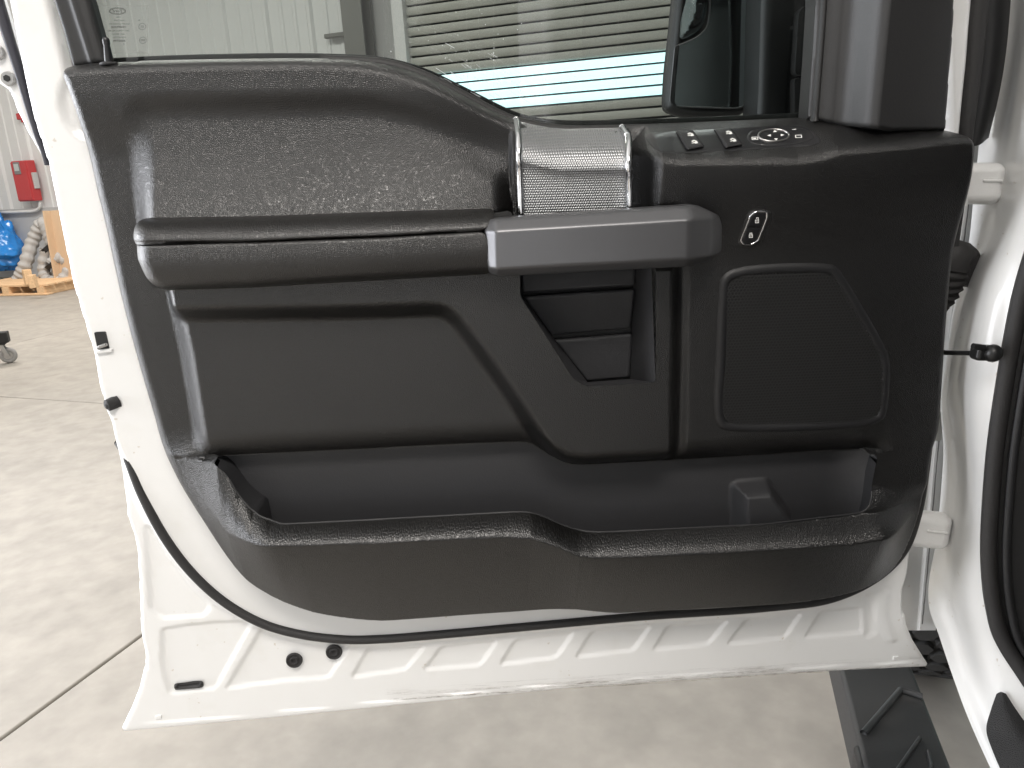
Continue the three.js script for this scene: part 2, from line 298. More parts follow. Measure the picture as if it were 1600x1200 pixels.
{ // roll-up door seen through the window
  const t = thing('roll_up_door', 'beige roll-up shop door of ribbed slats with a band of bright translucent slats', 'roll-up door'); t.rotation.y = -HALL;
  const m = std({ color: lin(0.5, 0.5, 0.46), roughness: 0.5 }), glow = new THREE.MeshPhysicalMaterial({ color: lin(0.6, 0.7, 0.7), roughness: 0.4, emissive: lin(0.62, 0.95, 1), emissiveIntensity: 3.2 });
  const zD = E2[0] + 0.02, yOf = (px, py) => onHallPlane(px, py, zD).y;
  const y0 = yOf(900, 162), pitch = (yOf(900, 96) - y0) / 4, w = E1[1] - doorEdge;
  const s = new THREE.Shape(); s.moveTo(-0.02, pitch * 0.2); s.lineTo(0.02, pitch * 0.2); s.quadraticCurveTo(0.045, pitch * 0.6, 0.03, pitch * 0.97); s.lineTo(-0.02, pitch * 0.97);
  const slat = new THREE.ExtrudeGeometry(s, { depth: w, bevelEnabled: false, curveSegments: 6 }); slat.rotateY(Math.PI / 2); slat.scale(1, 1, -1);
  { const a = slat.attributes.position.array; for (let k = 0; k < a.length; k += 9) for (let q = 0; q < 3; q++) { const v = a[k + 3 + q]; a[k + 3 + q] = a[k + 6 + q]; a[k + 6 + q] = v; } slat.computeVertexNormals(); }
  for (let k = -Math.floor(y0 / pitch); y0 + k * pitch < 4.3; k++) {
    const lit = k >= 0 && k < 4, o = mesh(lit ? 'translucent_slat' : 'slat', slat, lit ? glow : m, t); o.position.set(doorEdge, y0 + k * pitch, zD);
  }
  mesh('back_plate', placed(new THREE.BoxGeometry(w, 4.3, 0.02), [doorEdge + w / 2, 2.15, zD - 0.05]), M.black, t);
  mesh('guide_rail', placed(new THREE.BoxGeometry(0.14, 4.4, 0.14), [doorEdge - 0.06, 2.2, zD + 0.05]), M.siding, t);
  const lp = hallPoint(doorEdge + w / 2, y0 + pitch * 2, zD + 0.06); areaLight(0xc8f0ff, 1.5, w * 0.95, pitch * 4, lp, hallDir(0, 1));
  const col = thing('steel_column', 'dark grey steel column between ribbed wall and roll-up door', 'column'); col.rotation.y = -HALL;
  const cm = std({ color: lin(0.16, 0.16, 0.15), roughness: 0.5, metalness: 0.2 }), cw = colEnd - colEdge;
  for (const s of [0, 1]) mesh('flange', placed(new THREE.BoxGeometry(cw, HALL_HEIGHT, 0.02), [colEdge + cw / 2, HALL_HEIGHT / 2, E2[0] + 0.03 + s * 0.22]), cm, col);
  mesh('web', placed(new THREE.BoxGeometry(0.02, HALL_HEIGHT, 0.2), [colEdge + cw / 2, HALL_HEIGHT / 2, E2[0] + 0.14]), cm, col);
  const br = onHallPlane(545, 52, E2[0] + 0.1), bl = onHallPlane(508, 58, E2[0] + 0.1);
  const bar = thing('wall_conduit', 'thin dark conduit with a side arm on ribbed wall beside steel column', 'conduit'); bar.rotation.y = -HALL;
  mesh('bracket_arm', [placed(new RoundedBoxGeometry(br.e1 - bl.e1, 0.05, 0.06, 2, 0.012), [(br.e1 + bl.e1) / 2, (br.y + bl.y) / 2, E2[0] + 0.1]), placed(new RoundedBoxGeometry(0.03, 3.2, 0.03, 2, 0.008), [br.e1, br.y + 0.2, E2[0] + 0.09])], cm, bar);
}
/* ---------- things standing by the back wall ---------- */
{
  // red panel on the wall
  const zW = E2[0] + 0.07, tl = onHallPlane(30, 252, zW), br = onHallPlane(70, 313, zW), w = br.e1 - tl.e1, h = tl.y - br.y;
  const t = thing('alarm_cabinet', 'red metal alarm cabinet on ribbed wall with grey window', 'alarm cabinet'); t.position.copy(hallPoint(tl.e1, br.y, zW)); t.rotation.y = -HALL;
  const red = std({ color: lin(0.5, 0.05, 0.055), roughness: 0.4 });
  mesh('cabinet_box', placed(new RoundedBoxGeometry(w * 0.9, h, 0.14, 3, 0.012), [w * 0.45, h / 2, 0.07]), red, t);
  mesh('cabinet_door', placed(new RoundedBoxGeometry(w * 0.84, h * 0.95, 0.02, 2, 0.008), [w * 0.44, h / 2, 0.147]), red, t);
  mesh('display_frame', placed(new RoundedBoxGeometry(w * 0.36, h * 0.3, 0.02, 2, 0.005), [w * 0.36, h * 0.82, 0.155]), std({ color: lin(0.22, 0.22, 0.22), roughness: 0.5 }), t);
  mesh('display', placed(new THREE.BoxGeometry(w * 0.26, h * 0.17, 0.01), [w * 0.36, h * 0.84, 0.164]), std({ color: lin(0.5, 0.55, 0.55), roughness: 0.3 }), t);
  mesh('cabinet_side', placed(new RoundedBoxGeometry(0.04, h * 0.4, 0.08, 2, 0.01), [w * 0.93, h * 0.5, 0.06]), M.block, t);
  const s = thing('wall_sounder', 'small red horn sounder on the ribbed wall above the alarm cabinet', 'sounder'), p = onHallPlane(33, 182, zW); s.position.copy(hallPoint(p.e1, p.y, zW - 0.02)); s.rotation.y = -HALL;
  mesh('sounder_body', placed(new RoundedBoxGeometry(0.11, 0.09, 0.06, 2, 0.015), [0, 0, 0.03]), red, s);
  mesh('sounder_foot', placed(new RoundedBoxGeometry(0.05, 0.05, 0.05, 2, 0.01), [0.03, -0.06, 0.02]), red, s);
  // pale conduit with a bend along the top of the concrete base
  const c = thing('conduit_pipe', 'white conduit pipe running along the wall base under the alarm cabinet', 'pipe'); c.rotation.y = -HALL;
  const q = (a, b) => { const k = onHallPlane(a, b, E2[0] + 0.17); return new THREE.Vector3(k.e1, k.y, E2[0] + 0.17); };
  mesh('pipe_run', new THREE.TubeGeometry(new THREE.CatmullRomCurve3([q(-60, 334), q(30, 331), q(55, 329), q(62, 324), q(63, 316)]), 40, 0.022, 10), M.siding, c);
  // blue plastic bag
  const bp = onFloor(12, 436), bag = thing('plastic_bag', 'crumpled blue plastic bag on the pale wooden pallet', 'plastic bag'); bag.position.set(bp.x, 0.12, bp.z); bag.rotation.y = -HALL;
  { const bg = new THREE.SphereGeometry(0.42, 60, 44), p = bg.attributes.position, n = fractal(9, 5, 4), v = new THREE.Vector3();
    for (let i = 0; i < p.count; i++) { v.fromBufferAttribute(p, i); const d = v.clone().normalize(), u = Math.atan2(d.z, d.x) / 6.283 + 0.5, k = 0.74 + 0.55 * Math.abs(n(u * 1, d.y * 0.5 + 0.5) - 0.5) * 2 + 0.1 * Math.abs(Math.sin(u * 40 + d.y * 6)) * (0.5 + d.y * 0.5); let y = d.y * 0.40 * k; const taper = 1 - 0.45 * sm((d.y + 0.1) / 1.1); p.setXYZ(i, d.x * 0.42 * k * taper, Math.max(0.003, y + 0.34 * (1 + 0.5 * Math.max(0, d.y))), d.z * 0.34 * k * taper); }
    bg.computeVertexNormals(); mesh('bag_film', bg, std({ color: lin(0.02, 0.26, 0.75), roughness: 0.25, clearcoat: 0.5, clearcoatRoughness: 0.2 }), bag);
    const k = new THREE.ConeGeometry(0.17, 0.3, 18, 5, true); const kp = k.attributes.position; for (let i = 0; i < kp.count; i++) { const a = Math.atan2(kp.getZ(i), kp.getX(i)); kp.setX(i, kp.getX(i) * (1 + 0.25 * Math.sin(a * 5))); } k.rotateX(Math.PI); k.computeVertexNormals(); mesh('bag_neck', placed(k, [-0.12, 0.78, 0]), std({ color: lin(0.03, 0.33, 0.8), roughness: 0.25 }), bag); }
  // wooden pallet
  const pp = onFloor(10, 463), pal = thing('wooden_pallet', 'pale wooden pallet of flat boards on the floor under the blue bag', 'pallet'); pal.position.set(pp.x, 0, pp.z); pal.rotation.y = -HALL + 0.12;
  const wood = texture(256, (u, v) => { const g = 0.5 + 0.5 * Math.sin(v * 60 + blotch(u * 0.5, v) * 16), k = 190 + g * 22 + blotch(u, v) * 40; return [k, k * 0.84, k * 0.66]; }, { srgb: true, repeat: 1 }), wm = std({ map: wood, roughness: 0.8 });
  for (let k = 0; k < 5; k++) mesh('deck_board', placed(new RoundedBoxGeometry(1.3, 0.025, 0.13, 2, 0.004), [-0.05, 0.122, -0.1 - k * 0.16]), wm, pal);
  for (const x of [-0.62, -0.02, 0.5]) mesh('stringer', placed(new RoundedBoxGeometry(0.1, 0.108, 0.8, 2, 0.004), [x, 0.054, -0.42]), wm, pal);
  for (const z of [-0.08, -0.74]) mesh('base_board', placed(new RoundedBoxGeometry(1.3, 0.022, 0.1, 2, 0.004), [-0.05, 0.013, z + 0.02]), wm, pal);
  for (const [a, b, s] of [[46, 432, 0.12], [54, 437, 0.1]]) { const f = onFloor(a, b + 12, 0.14), o = thing('wood_block', a < 50 ? 'short upright offcut of pale wood on the pallet beside blue bag' : 'tilted small offcut of pale wood at the pallet end', 'wood block'); o.position.set(f.x, 0.135, f.z); o.rotation.set(0, -HALL + (a - 50) * 0.1, a < 50 ? 0 : 0.05); mesh('offcut', placed(new RoundedBoxGeometry(0.07, s * 1.5, 0.09, 2, 0.006), [0, s * 0.75, 0]), wm, o); mesh('offcut_end', placed(new RoundedBoxGeometry(0.066, 0.012, 0.086, 2, 0.004), [0, s * 1.5, 0]), wm, o); }
  // flexible grey hoses
  const hm = std({ color: lin(0.42, 0.41, 0.4), roughness: 0.6 }), hb = onFloor(78, 448);
  const hose = (pts, r, label) => { const o = thing('flexible_hose', label, 'hose'); o.position.copy(hb); o.rotation.y = -HALL; const cv = new THREE.CatmullRomCurve3(pts.map(p => new THREE.Vector3(...p))), L = cv.getLength(), n = Math.round(L / 0.012), path = cv.getPoints(n); const g = bead(path, t => r * (1 + 0.1 * Math.sin(t * n * 0.9)), t => r * (1 + 0.1 * Math.sin(t * n * 0.9)), { side: new THREE.Vector3(0.1, 0.2, 1), seg: 12 }); mesh('hose_wall', g, hm, o); for (const e of [0, n]) mesh('hose_cuff', placed(new THREE.CylinderGeometry(r * 1.15, r * 1.15, 0.06, 16), path[e].toArray(), [0.5, 0, 0.4]), M.smooth, o); };
  hose([[-0.42, 0.1, 0.1], [-0.3, 0.3, 0.05], [-0.26, 0.62, -0.12], [-0.12, 0.82, -0.2], [0.02, 0.62, -0.15], [0.12, 0.35, -0.1], [0.2, 0.1, 0]], 0.085, 'grey flexible hose arched upright against the concrete base');
  hose([[0.08, 0.5, 0.0], [0.02, 0.24, 0.05], [0.1, 0.09, 0.08], [0.28, 0.1, 0.02], [0.34, 0.28, -0.08], [0.22, 0.38, -0.02], [0.16, 0.3, 0.04]], 0.075, 'grey flexible hose coiled low in front of the arched hose');
  const box = onFloor(100, 450), cb = thing('cardboard_sheet', 'tall tan cardboard sheet leaning on the wall beside the hoses', 'cardboard'); cb.position.copy(box); cb.rotation.set(-0.08, -HALL, 0);
  mesh('cardboard_face', placed(new RoundedBoxGeometry(0.55, 1.0, 0.02, 2, 0.005), [0.14, 0.5, -0.1]), std({ color: lin(0.62, 0.45, 0.3), roughness: 0.85 }), cb);
  mesh('cardboard_fold', placed(new RoundedBoxGeometry(0.02, 1.0, 0.12, 2, 0.005), [-0.13, 0.5, -0.05]), std({ color: lin(0.62, 0.45, 0.3), roughness: 0.85 }), cb);
  // swivel castor of a trolley standing left of the picture
  const cp = onFloor(16, 567), tr = thing('shop_trolley', 'black trolley frame on a swivel castor standing on the concrete floor', 'trolley'); tr.position.copy(cp); tr.rotation.y = 0.3;
  mesh('castor_wheel', placed(new THREE.TorusGeometry(0.042, 0.018, 12, 28), [0, 0.06, 0]), std({ color: lin(0.3, 0.29, 0.28), roughness: 0.5 }), tr);
  mesh('castor_hub', placed(new THREE.CylinderGeometry(0.03, 0.03, 0.03, 18), [0, 0.06, 0], [Math.PI / 2, 0, 0]), M.steel, tr);
  for (const s of [-1, 1]) mesh('castor_fork', placed(new RoundedBoxGeometry(0.028, 0.1, 0.006, 2, 0.002), [-0.015, 0.1, s * 0.026], [0, 0, 0.35]), M.steel, tr);
  mesh('castor_plate', placed(new RoundedBoxGeometry(0.09, 0.012, 0.09, 2, 0.003), [-0.04, 0.152, 0]), M.black, tr);
  mesh('frame_tube', placed(new RoundedBoxGeometry(0.9, 0.08, 0.08, 2, 0.008), [-0.42, 0.198, 0]), M.black, tr);
  mesh('frame_post', placed(new RoundedBoxGeometry(0.07, 0.7, 0.07, 2, 0.008), [-0.6, 0.58, 0]), M.black, tr);
}

/* ---------- the truck body beside the door ---------- */
const dirtN = fractal(101, 10, 6), dirtF = fractal(131, 70, 3);
const paintTex = texture(512, (u, v) => { const s = dirtF(u, v) > 0.83 && dirtN(u, v) > 0.58 ? 1 : 0, b = clamp((dirtN(u, v) - 0.6) * 1.2); const k = 250 - b * 16 - s * 26; return [k, k * (1 - 0.008 * b - s * 0.03), k * (1 - 0.03 * b - s * 0.07)]; }, { srgb: true, repeat: 1 / 0.5 });
M.paint = std({ color: lin(0.8, 0.8, 0.79), map: paintTex, roughness: 0.42, clearcoat: 0.6, clearcoatRoughness: 0.12 });
const truck = truckThing('pickup_truck', 'white pickup truck body with hinge pillar, black side step and dark cab', 'pickup truck');
{
  const V = (a, b, z) => new THREE.Vector3(...U(a, b, z));
  const L = list => list.map(([a, b, z]) => V(a, b, z));
  // pillar: a deep inner line, the shoulder where it turns to the camera, its face, and the line of the rubber
  const inner = L([[1555, -80, -0.09], [1545, 60, -0.09], [1532, 200, -0.09], [1522, 300, -0.09], [1512, 390, -0.085], [1492, 470, -0.08], [1480, 550, -0.08], [1470, 630, -0.08], [1474, 700, -0.08], [1470, 770, -0.08], [1462, 850, -0.07], [1452, 905, -0.05], [1452, 950, -0.02], [1466, 990, 0], [1488, 1055, 0.04], [1514, 1125, 0.09], [1552, 1210, 0.15], [1590, 1290, 0.2]]);
  const groove = L([[1592, -80, -0.06], [1580, 60, -0.06], [1560, 200, -0.06], [1545, 300, -0.055], [1530, 385, -0.05], [1502, 465, -0.045], [1486, 550, -0.045], [1478, 630, -0.045], [1486, 700, -0.045], [1486, 770, -0.045], [1474, 850, -0.04], [1464, 905, -0.03], [1466, 950, -0.005], [1480, 990, 0.015], [1500, 1055, 0.05], [1524, 1125, 0.1], [1562, 1210, 0.158], [1600, 1290, 0.21]]);
  const face = L([[1622, -80, -0.01], [1604, 60, -0.01], [1584, 200, -0.01], [1570, 300, -0.008], [1550, 370, -0.005], [1516, 450, 0], [1496, 530, 0], [1486, 610, 0], [1496, 700, 0], [1500, 765, 0], [1492, 850, 0], [1484, 905, 0.004], [1486, 950, 0.012], [1498, 990, 0.03], [1516, 1055, 0.062], [1540, 1125, 0.108], [1578, 1210, 0.165], [1616, 1290, 0.215]]);
  const mid = L([[1668, -80, 0.06], [1648, 60, 0.06], [1625, 200, 0.06], [1604, 300, 0.06], [1580, 370, 0.06], [1548, 450, 0.06], [1530, 530, 0.06], [1520, 610, 0.06], [1520, 700, 0.06], [1520, 765, 0.06], [1514, 850, 0.06], [1510, 905, 0.06], [1514, 950, 0.065], [1526, 990, 0.075], [1548, 1055, 0.1], [1580, 1125, 0.135], [1625, 1210, 0.19], [1670, 1290, 0.235]]);
  const edge = L([[1716, -80, 0.085], [1690, 60, 0.085], [1660, 200, 0.085], [1636, 300, 0.085], [1608, 385, 0.085], [1586, 460, 0.085], [1570, 540, 0.085], [1557, 620, 0.085], [1546, 700, 0.085], [1540, 770, 0.085], [1536, 850, 0.085], [1538, 905, 0.088], [1544, 950, 0.092], [1556, 995, 0.1], [1590, 1050, 0.12], [1640, 1120, 0.15], [1720, 1210, 0.2], [1800, 1290, 0.24]]);
  mesh('hinge_pillar', loft([inner, groove, face, mid, edge], 110, 26), M.paint, truck);
  const off = (dx, z) => edge.map(p => p.clone().add(new THREE.Vector3(dx, 0, z)));
  mesh('opening_seal', bead(curve3(off(0.006, 0.002), 120), 0.0095, 0.009), M.rubber, truck);
  mesh('seal_lip', bead(curve3(off(0.022, 0.012), 120), 0.005, 0.005), M.smooth, truck);
  mesh('kick_panel', loft([off(0.012, -0.005), off(0.05, 0.02), off(0.12, 0.03), off(0.3, 0.02)], 60, 10), M.smooth, truck);
  // bay between the door edge and the pillar, with seams and sealant
  const bay = (a0, a1, z0, z1, m, name) => mesh(name, loft([L([[a0[0], -80, z0], [a0[1], 250, z0], [a0[2], 500, z0], [a0[3], 700, z0], [a0[4], 860, z0], [a0[5], 985, z0]]), L([[a1[0], -80, z1], [a1[1], 250, z1], [a1[2], 500, z1], [a1[3], 700, z1], [a1[4], 860, z1], [a1[5], 985, z1]])], 40, 4), m, truck);
  bay([1420, 1420, 1405, 1405, 1400, 1395], [1510, 1506, 1478, 1456, 1442, 1432], -0.125, -0.125, M.paint, 'fender_flange');
  bay([1510, 1506, 1478, 1456, 1442, 1432], [1519, 1514, 1485, 1462, 1448, 1437], -0.125, -0.118, M.paint, 'fender_flange');
  bay([1519, 1514, 1485, 1462, 1448, 1437], [1600, 1560, 1500, 1490, 1480, 1462], -0.118, -0.11, M.paint, 'fender_flange');
  const wav = (xs, z, r, m, name) => { const rn = rng(Math.round(xs[0])), pts = [[-80, 0], [250, 1], [500, 2], [700, 3], [860, 4], [975, 5]].map(([y, k]) => [xs[k], y]); const c = curve3(pts.map(([a, b]) => V(a, b, z)), 90); c.forEach(p => { p.x += (rn() - 0.5) * 0.0005; }); mesh(name, bead(c, t => r * (0.9 + 0.2 * Math.sin(t * 47)), r), m, truck); };
  wav([1524, 1520, 1489, 1466, 1452, 1441], -0.114, 0.0009, std({ color: lin(0.14, 0.135, 0.13), roughness: 0.8 }), 'sealant_bead');
  { const p = U(1460, 666, -0.1); mesh('flange_tab', placed(new RoundedBoxGeometry(0.022, 0.045, 0.006, 2, 0.002), p, [0, 0, 0.05]), M.paint, truck); }
  // dark cowl cover above the upper hinge
  mesh('cowl_cover', loft([L([[1520, -80, -0.06], [1514, 100, -0.06], [1506, 226, -0.06]]), L([[1560, -80, -0.045], [1552, 100, -0.045], [1525, 228, -0.05]]), L([[1588, -80, -0.07], [1572, 100, -0.07], [1545, 215, -0.07]])], 24, 10), M.smooth, truck);
  // hinges
  for (const [a, b, w, h, tilt] of [[1528, 287, 0.054, 0.05, -0.02], [1443, 826, 0.066, 0.052, -0.05]]) {
    const g = new THREE.Group(); g.name = 'hinge'; truck.add(g); g.position.set(...U(a, b, -0.035)); g.rotation.set(0, -0.3, tilt);
    mesh('hinge_leaf', new RoundedBoxGeometry(w, h, 0.03, 5, 0.0125), M.paint, g);
    mesh('hinge_knuckle', placed(new THREE.CylinderGeometry(0.0085, 0.0085, h * 1.04, 20), [-w * 0.36, 0, 0.008]), M.paint, g);
    mesh('hinge_rib', placed(new RoundedBoxGeometry(w * 0.4, 0.003, 0.003, 2, 0.001), [w * 0.2, h * 0.08, 0.0155]), M.paint, g);
  }
  // check strap
  { const g = new THREE.Group(); g.name = 'check_strap'; truck.add(g); const m = std({ color: lin(0.02, 0.02, 0.02), roughness: 0.35, metalness: 0.3 });
    mesh('strap_arm', bead(curve3([V(1452, 549, 0.0), V(1480, 551, 0.03), V(1524, 552, 0.085)], 12), t => mix(0.0075, 0.0022, sm(t * 1.7)), 0.003), m, g);
    const c = V(1536, 551, 0.092); mesh('strap_block', placed(new RoundedBoxGeometry(0.024, 0.017, 0.018, 3, 0.005), [c.x, c.y, c.z], [0, 0, -0.05]), m, g);
    const d = V(1551, 552, 0.1); mesh('strap_cap', placed(new THREE.DodecahedronGeometry(0.0105, 1), [d.x, d.y, d.z]), m, g);
    const e = V(1529, 542, 0.1); mesh('strap_pin', placed(new THREE.CylinderGeometry(0.0035, 0.0035, 0.014, 12), [e.x, e.y, e.z], [0, 0, 1.4]), m, g); }
  // rubber boot of the wiring
  { const g = new THREE.Group(); g.name = 'wiring_boot'; truck.add(g);
    mesh('boot_flange', bead(curve3([V(1516, 388, -0.03), V(1513, 415, -0.028), V(1506, 448, -0.026)], 16), t => 0.014 * Math.sqrt(Math.max(0.05, 1 - (2 * t - 1) ** 2)) + 0.003, 0.007), M.rubber, g);
    mesh('boot_body', bead(curve3([V(1508, 394, -0.02), V(1494, 402, -0.012), V(1484, 425, -0.012), V(1474, 456, -0.02), V(1462, 480, -0.03)], 90), t => 0.010 + 0.013 * Math.sin(Math.PI * Math.min(1, t * 1.05)) ** 0.6 + (t > 0.45 ? 0.0016 * Math.sin(t * 75) : 0), t => 0.016 + (t > 0.45 ? 0.0016 * Math.sin(t * 75) : 0)), M.rubber, g);
    for (let k = 0; k < 4; k++) mesh('boot_fold', bead(curve3([V(1460 - k, 472 + k * 9, -0.02), V(1469 - k * 2.5, 476 + k * 8, -0.018)], 8), 0.0034, 0.008), M.rubber, g); }
  // black pad on the sill
  { const onSill = (a, b, z) => V(a, b, z), m = std({ color: lin(0.03, 0.03, 0.031), roughness: 0.75, bumpMap: grain, bumpScale: 0.0008 });
    mesh('sill_pad', loft([L([[1557, 1084, 0.118], [1548, 1110, 0.13], [1541, 1140, 0.142], [1552, 1176, 0.165], [1590, 1260, 0.21]]), L([[1564, 1081, 0.121], [1572, 1112, 0.14], [1590, 1145, 0.16], [1625, 1180, 0.185], [1660, 1260, 0.23]]), L([[1572, 1084, 0.122], [1590, 1112, 0.14], [1620, 1150, 0.16], [1670, 1190, 0.185], [1730, 1260, 0.23]])], 24, 10), m, truck); }
  // the rest of the truck runs back past the photographer: dark cab behind the opening, white side beyond it
  const S = new THREE.Vector3(-Math.sin(rad(20)), 0, Math.cos(rad(20))), UP = new THREE.Vector3(0, 1, 0), side = new THREE.Matrix4().makeBasis(S, UP, S.clone().cross(UP)).setPosition(0.64, 0, -0.03);
  const box = (name, a0, a1, y0, y1, d0, d1, m, r = 0.03) => { const g = new RoundedBoxGeometry(a1 - a0, y1 - y0, d1 - d0, 3, Math.min(r, (a1 - a0) * 0.45, (y1 - y0) * 0.45, (d1 - d0) * 0.45)); g.translate((a0 + a1) / 2, (y0 + y1) / 2, -(d0 + d1) / 2); g.applyMatrix4(side); return mesh(name, g, m, truck); };
  box('rear_pillar', 1.16, 1.34, -0.66, 0.6, 0.02, 0.14, M.paint);
  box('rear_side_door', 1.36, 2.32, -0.74, 0.04, 0, 0.12, M.paint);
  box('rear_window', 1.38, 2.3, 0.05, 0.5, 0.05, 0.08, M.gloss);
  box('bed_side', 2.42, 4.4, -0.6, 0.12, 0, 0.12, M.paint);
  box('cab_roof', -0.1, 2.4, 0.58, 0.66, 0.08, 1.7, M.paint);
  box('roof_lining', 0, 2.3, 0.54, 0.57, 0.1, 1.6, M.smooth, 0.01);
  box('dashboard', 0.12, 0.55, -0.42, 0.12, 0.3, 1.6, M.smooth, 0.08);
  const cloth = std({ color: lin(0.16, 0.155, 0.15), roughness: 0.9, bumpMap: fine, bumpScale: 0.0006 });
  box('seat_cushion', 0.62, 1.2, -0.6, -0.28, 0.12, 0.68, cloth, 0.07);
  box('seat_back', 1.0, 1.24, -0.32, 0.42, 0.12, 0.68, cloth, 0.08);
  box('cab_floor', 0.3, 2.3, -0.68, -0.62, 0.14, 1.7, M.smooth, 0.02);
  box('far_side', 0, 2.4, -0.66, 0.55, 1.68, 1.74, M.smooth, 0.02);
  box('cab_back', 2.3, 2.38, -0.66, 0.56, 0.1, 1.7, M.smooth, 0.02);
}
{ // side step
  const Y = -0.80, P3 = (a, b, y = Y) => new THREE.Vector3(...UY(a, b, y));
  const g = new THREE.Group(); g.name = 'side_step'; truck.add(g);
  const a = P3(1318, 1068), b = P3(1352, 1205), ax = b.clone().sub(a).normalize(), cr2 = new THREE.Vector3(0, 1, 0).cross(ax).normalize(); if (cr2.x < 0) cr2.negate();
  const w = P3(1490, 1205).sub(b).dot(cr2), at2 = (s, t, y = 0) => a.clone().addScaledVector(ax, s).addScaledVector(cr2, t).setY(Y + y);
  const slabG = (s0, s1, t0, t1, y0, y1, r = 0.008) => { const q = new RoundedBoxGeometry(t1 - t0, y1 - y0, s1 - s0, 3, r), m = new THREE.Matrix4().makeBasis(cr2, new THREE.Vector3(0, 1, 0), cr2.clone().cross(new THREE.Vector3(0, 1, 0))); q.applyMatrix4(m); const c = at2((s0 + s1) / 2, (t0 + t1) / 2, (y0 + y1) / 2); q.translate(c.x, c.y, c.z); return q; };
  const m = std({ color: lin(0.02, 0.0205, 0.022), roughness: 0.5, bumpMap: fine, bumpScale: 0.00015 });
  mesh('step_beam', slabG(-0.22, 1.6, 0, w, -0.075, 0), m, g);
  mesh('step_edge', slabG(0.13, 1.6, -0.006, 0.012, -0.06, -0.004, 0.008), M.smooth, g);
  const tread = std({ color: lin(0.032, 0.033, 0.035), roughness: 0.42 });
  // raised chevron bars of the tread
  const bar = (s0, t0, s1, t1, r, name) => { const p0 = at2(s0, t0, 0.001), p1 = at2(s1, t1, 0.001); mesh(name, bead([p0, p0.clone().lerp(p1, 0.5), p1], r, 0.006, { side: new THREE.Vector3(0, 1, 0), seg: 10 }), tread, g); };
  bar(0.115, 0.01, 0.0, w * 0.72, 0.005, 'tread_ridge'); bar(0.0, w * 0.72, 0.01, w * 0.97, 0.005, 'tread_ridge');
  for (let k = 0; k < 6; k++) { const s = 0.215 + k * 0.1; bar(s, 0.022, s - 0.105, w * 0.74, 0.003, 'tread_bar'); bar(s, 0.022, s + 0.03, 0.026, 0.003, 'tread_bar'); bar(s + 0.045, 0.04, s - 0.05, w * 0.76, 0.003, 'tread_bar'); bar(s - 0.05, w * 0.76, s - 0.078, w * 0.78, 0.003, 'tread_bar'); }
}
{ // front wheel and its arch, glimpsed behind the door
  const S = new THREE.Vector3(-Math.sin(rad(20)), 0, Math.cos(rad(20))), UP = new THREE.Vector3(0, 1, 0), frame = new THREE.Matrix4().makeBasis(S, UP, S.clone().cross(UP)).setPosition(0.64, 0, -0.03);
  const g = new THREE.Group(); g.name = 'wheel'; truck.add(g); new THREE.Matrix4().copy(frame).multiply(new THREE.Matrix4().makeTranslation(-0.83, -0.80, -0.15)).decompose(g.position, g.quaternion, g.scale);
  const wheelR = 0.385, m = std({ color: lin(0.035, 0.035, 0.035), roughness: 0.75, bumpMap: fine, bumpScale: 0.0006 });
  const tyre = new THREE.LatheGeometry([[0.24, -0.11], [0.33, -0.135], [0.362, -0.128], [0.378, -0.11], [wheelR, -0.05], [wheelR, 0.05], [0.378, 0.11], [0.362, 0.128], [0.33, 0.135], [0.24, 0.11]].map(p => new THREE.Vector2(...p)), 64); tyre.rotateX(Math.PI / 2);
  mesh('tyre', tyre, m, g);
  const rim = new THREE.LatheGeometry([[0.05, 0.02], [0.2, 0.04], [0.235, 0.1], [0.245, 0.11], [0.245, -0.11]].map(p => new THREE.Vector2(...p)), 48); rim.rotateX(Math.PI / 2); mesh('rim', rim, M.steel, g);
  const blocks = [], r = rng(4), hex = new THREE.CylinderGeometry(0.024, 0.027, 0.018, 6);
  for (let k = 0; k < 46; k++) for (let j = 0; j < 5; j++) { const q = hex.clone(), t = (k + (j & 1) * 0.5) / 46 * Math.PI * 2; q.rotateY(r() * 0.3); q.scale(0.92, 1, 0.92 + r() * 0.1); q.translate(0, wheelR + 0.003, (j - 2) * 0.047); q.rotateZ(t); blocks.push(q); }
  mesh('tread_blocks', blocks, m, g).userData.kind = 'stuff';
  const arc = (rr, z, t0, t1) => { const out = []; for (let k = 0; k <= 14; k++) { const t = mix(t0, t1, k / 14); out.push(new THREE.Vector3(-0.83 + rr * Math.cos(t), -0.78 + rr * Math.sin(t), z).applyMatrix4(frame)); } return out; };
  mesh('wheel_arch_liner', loft([arc(0.52, -0.32, 0.3, 1.6), arc(0.52, -0.03, 0.3, 1.6)], 28, 4), M.black, truck);
  mesh('fender_lip', loft([arc(0.52, -0.03, 0.28, 1.6), arc(0.525, -0.015, 0.28, 1.6), arc(0.56, -0.02, 0.28, 1.6)], 28, 6), M.paint, truck);
}

/* ---------- the truck door ---------- */
const door = truckThing('truck_door', 'white pickup truck door swung open with black moulded inner trim', 'truck door');
const px = (a, b, z) => U(a, b, z);
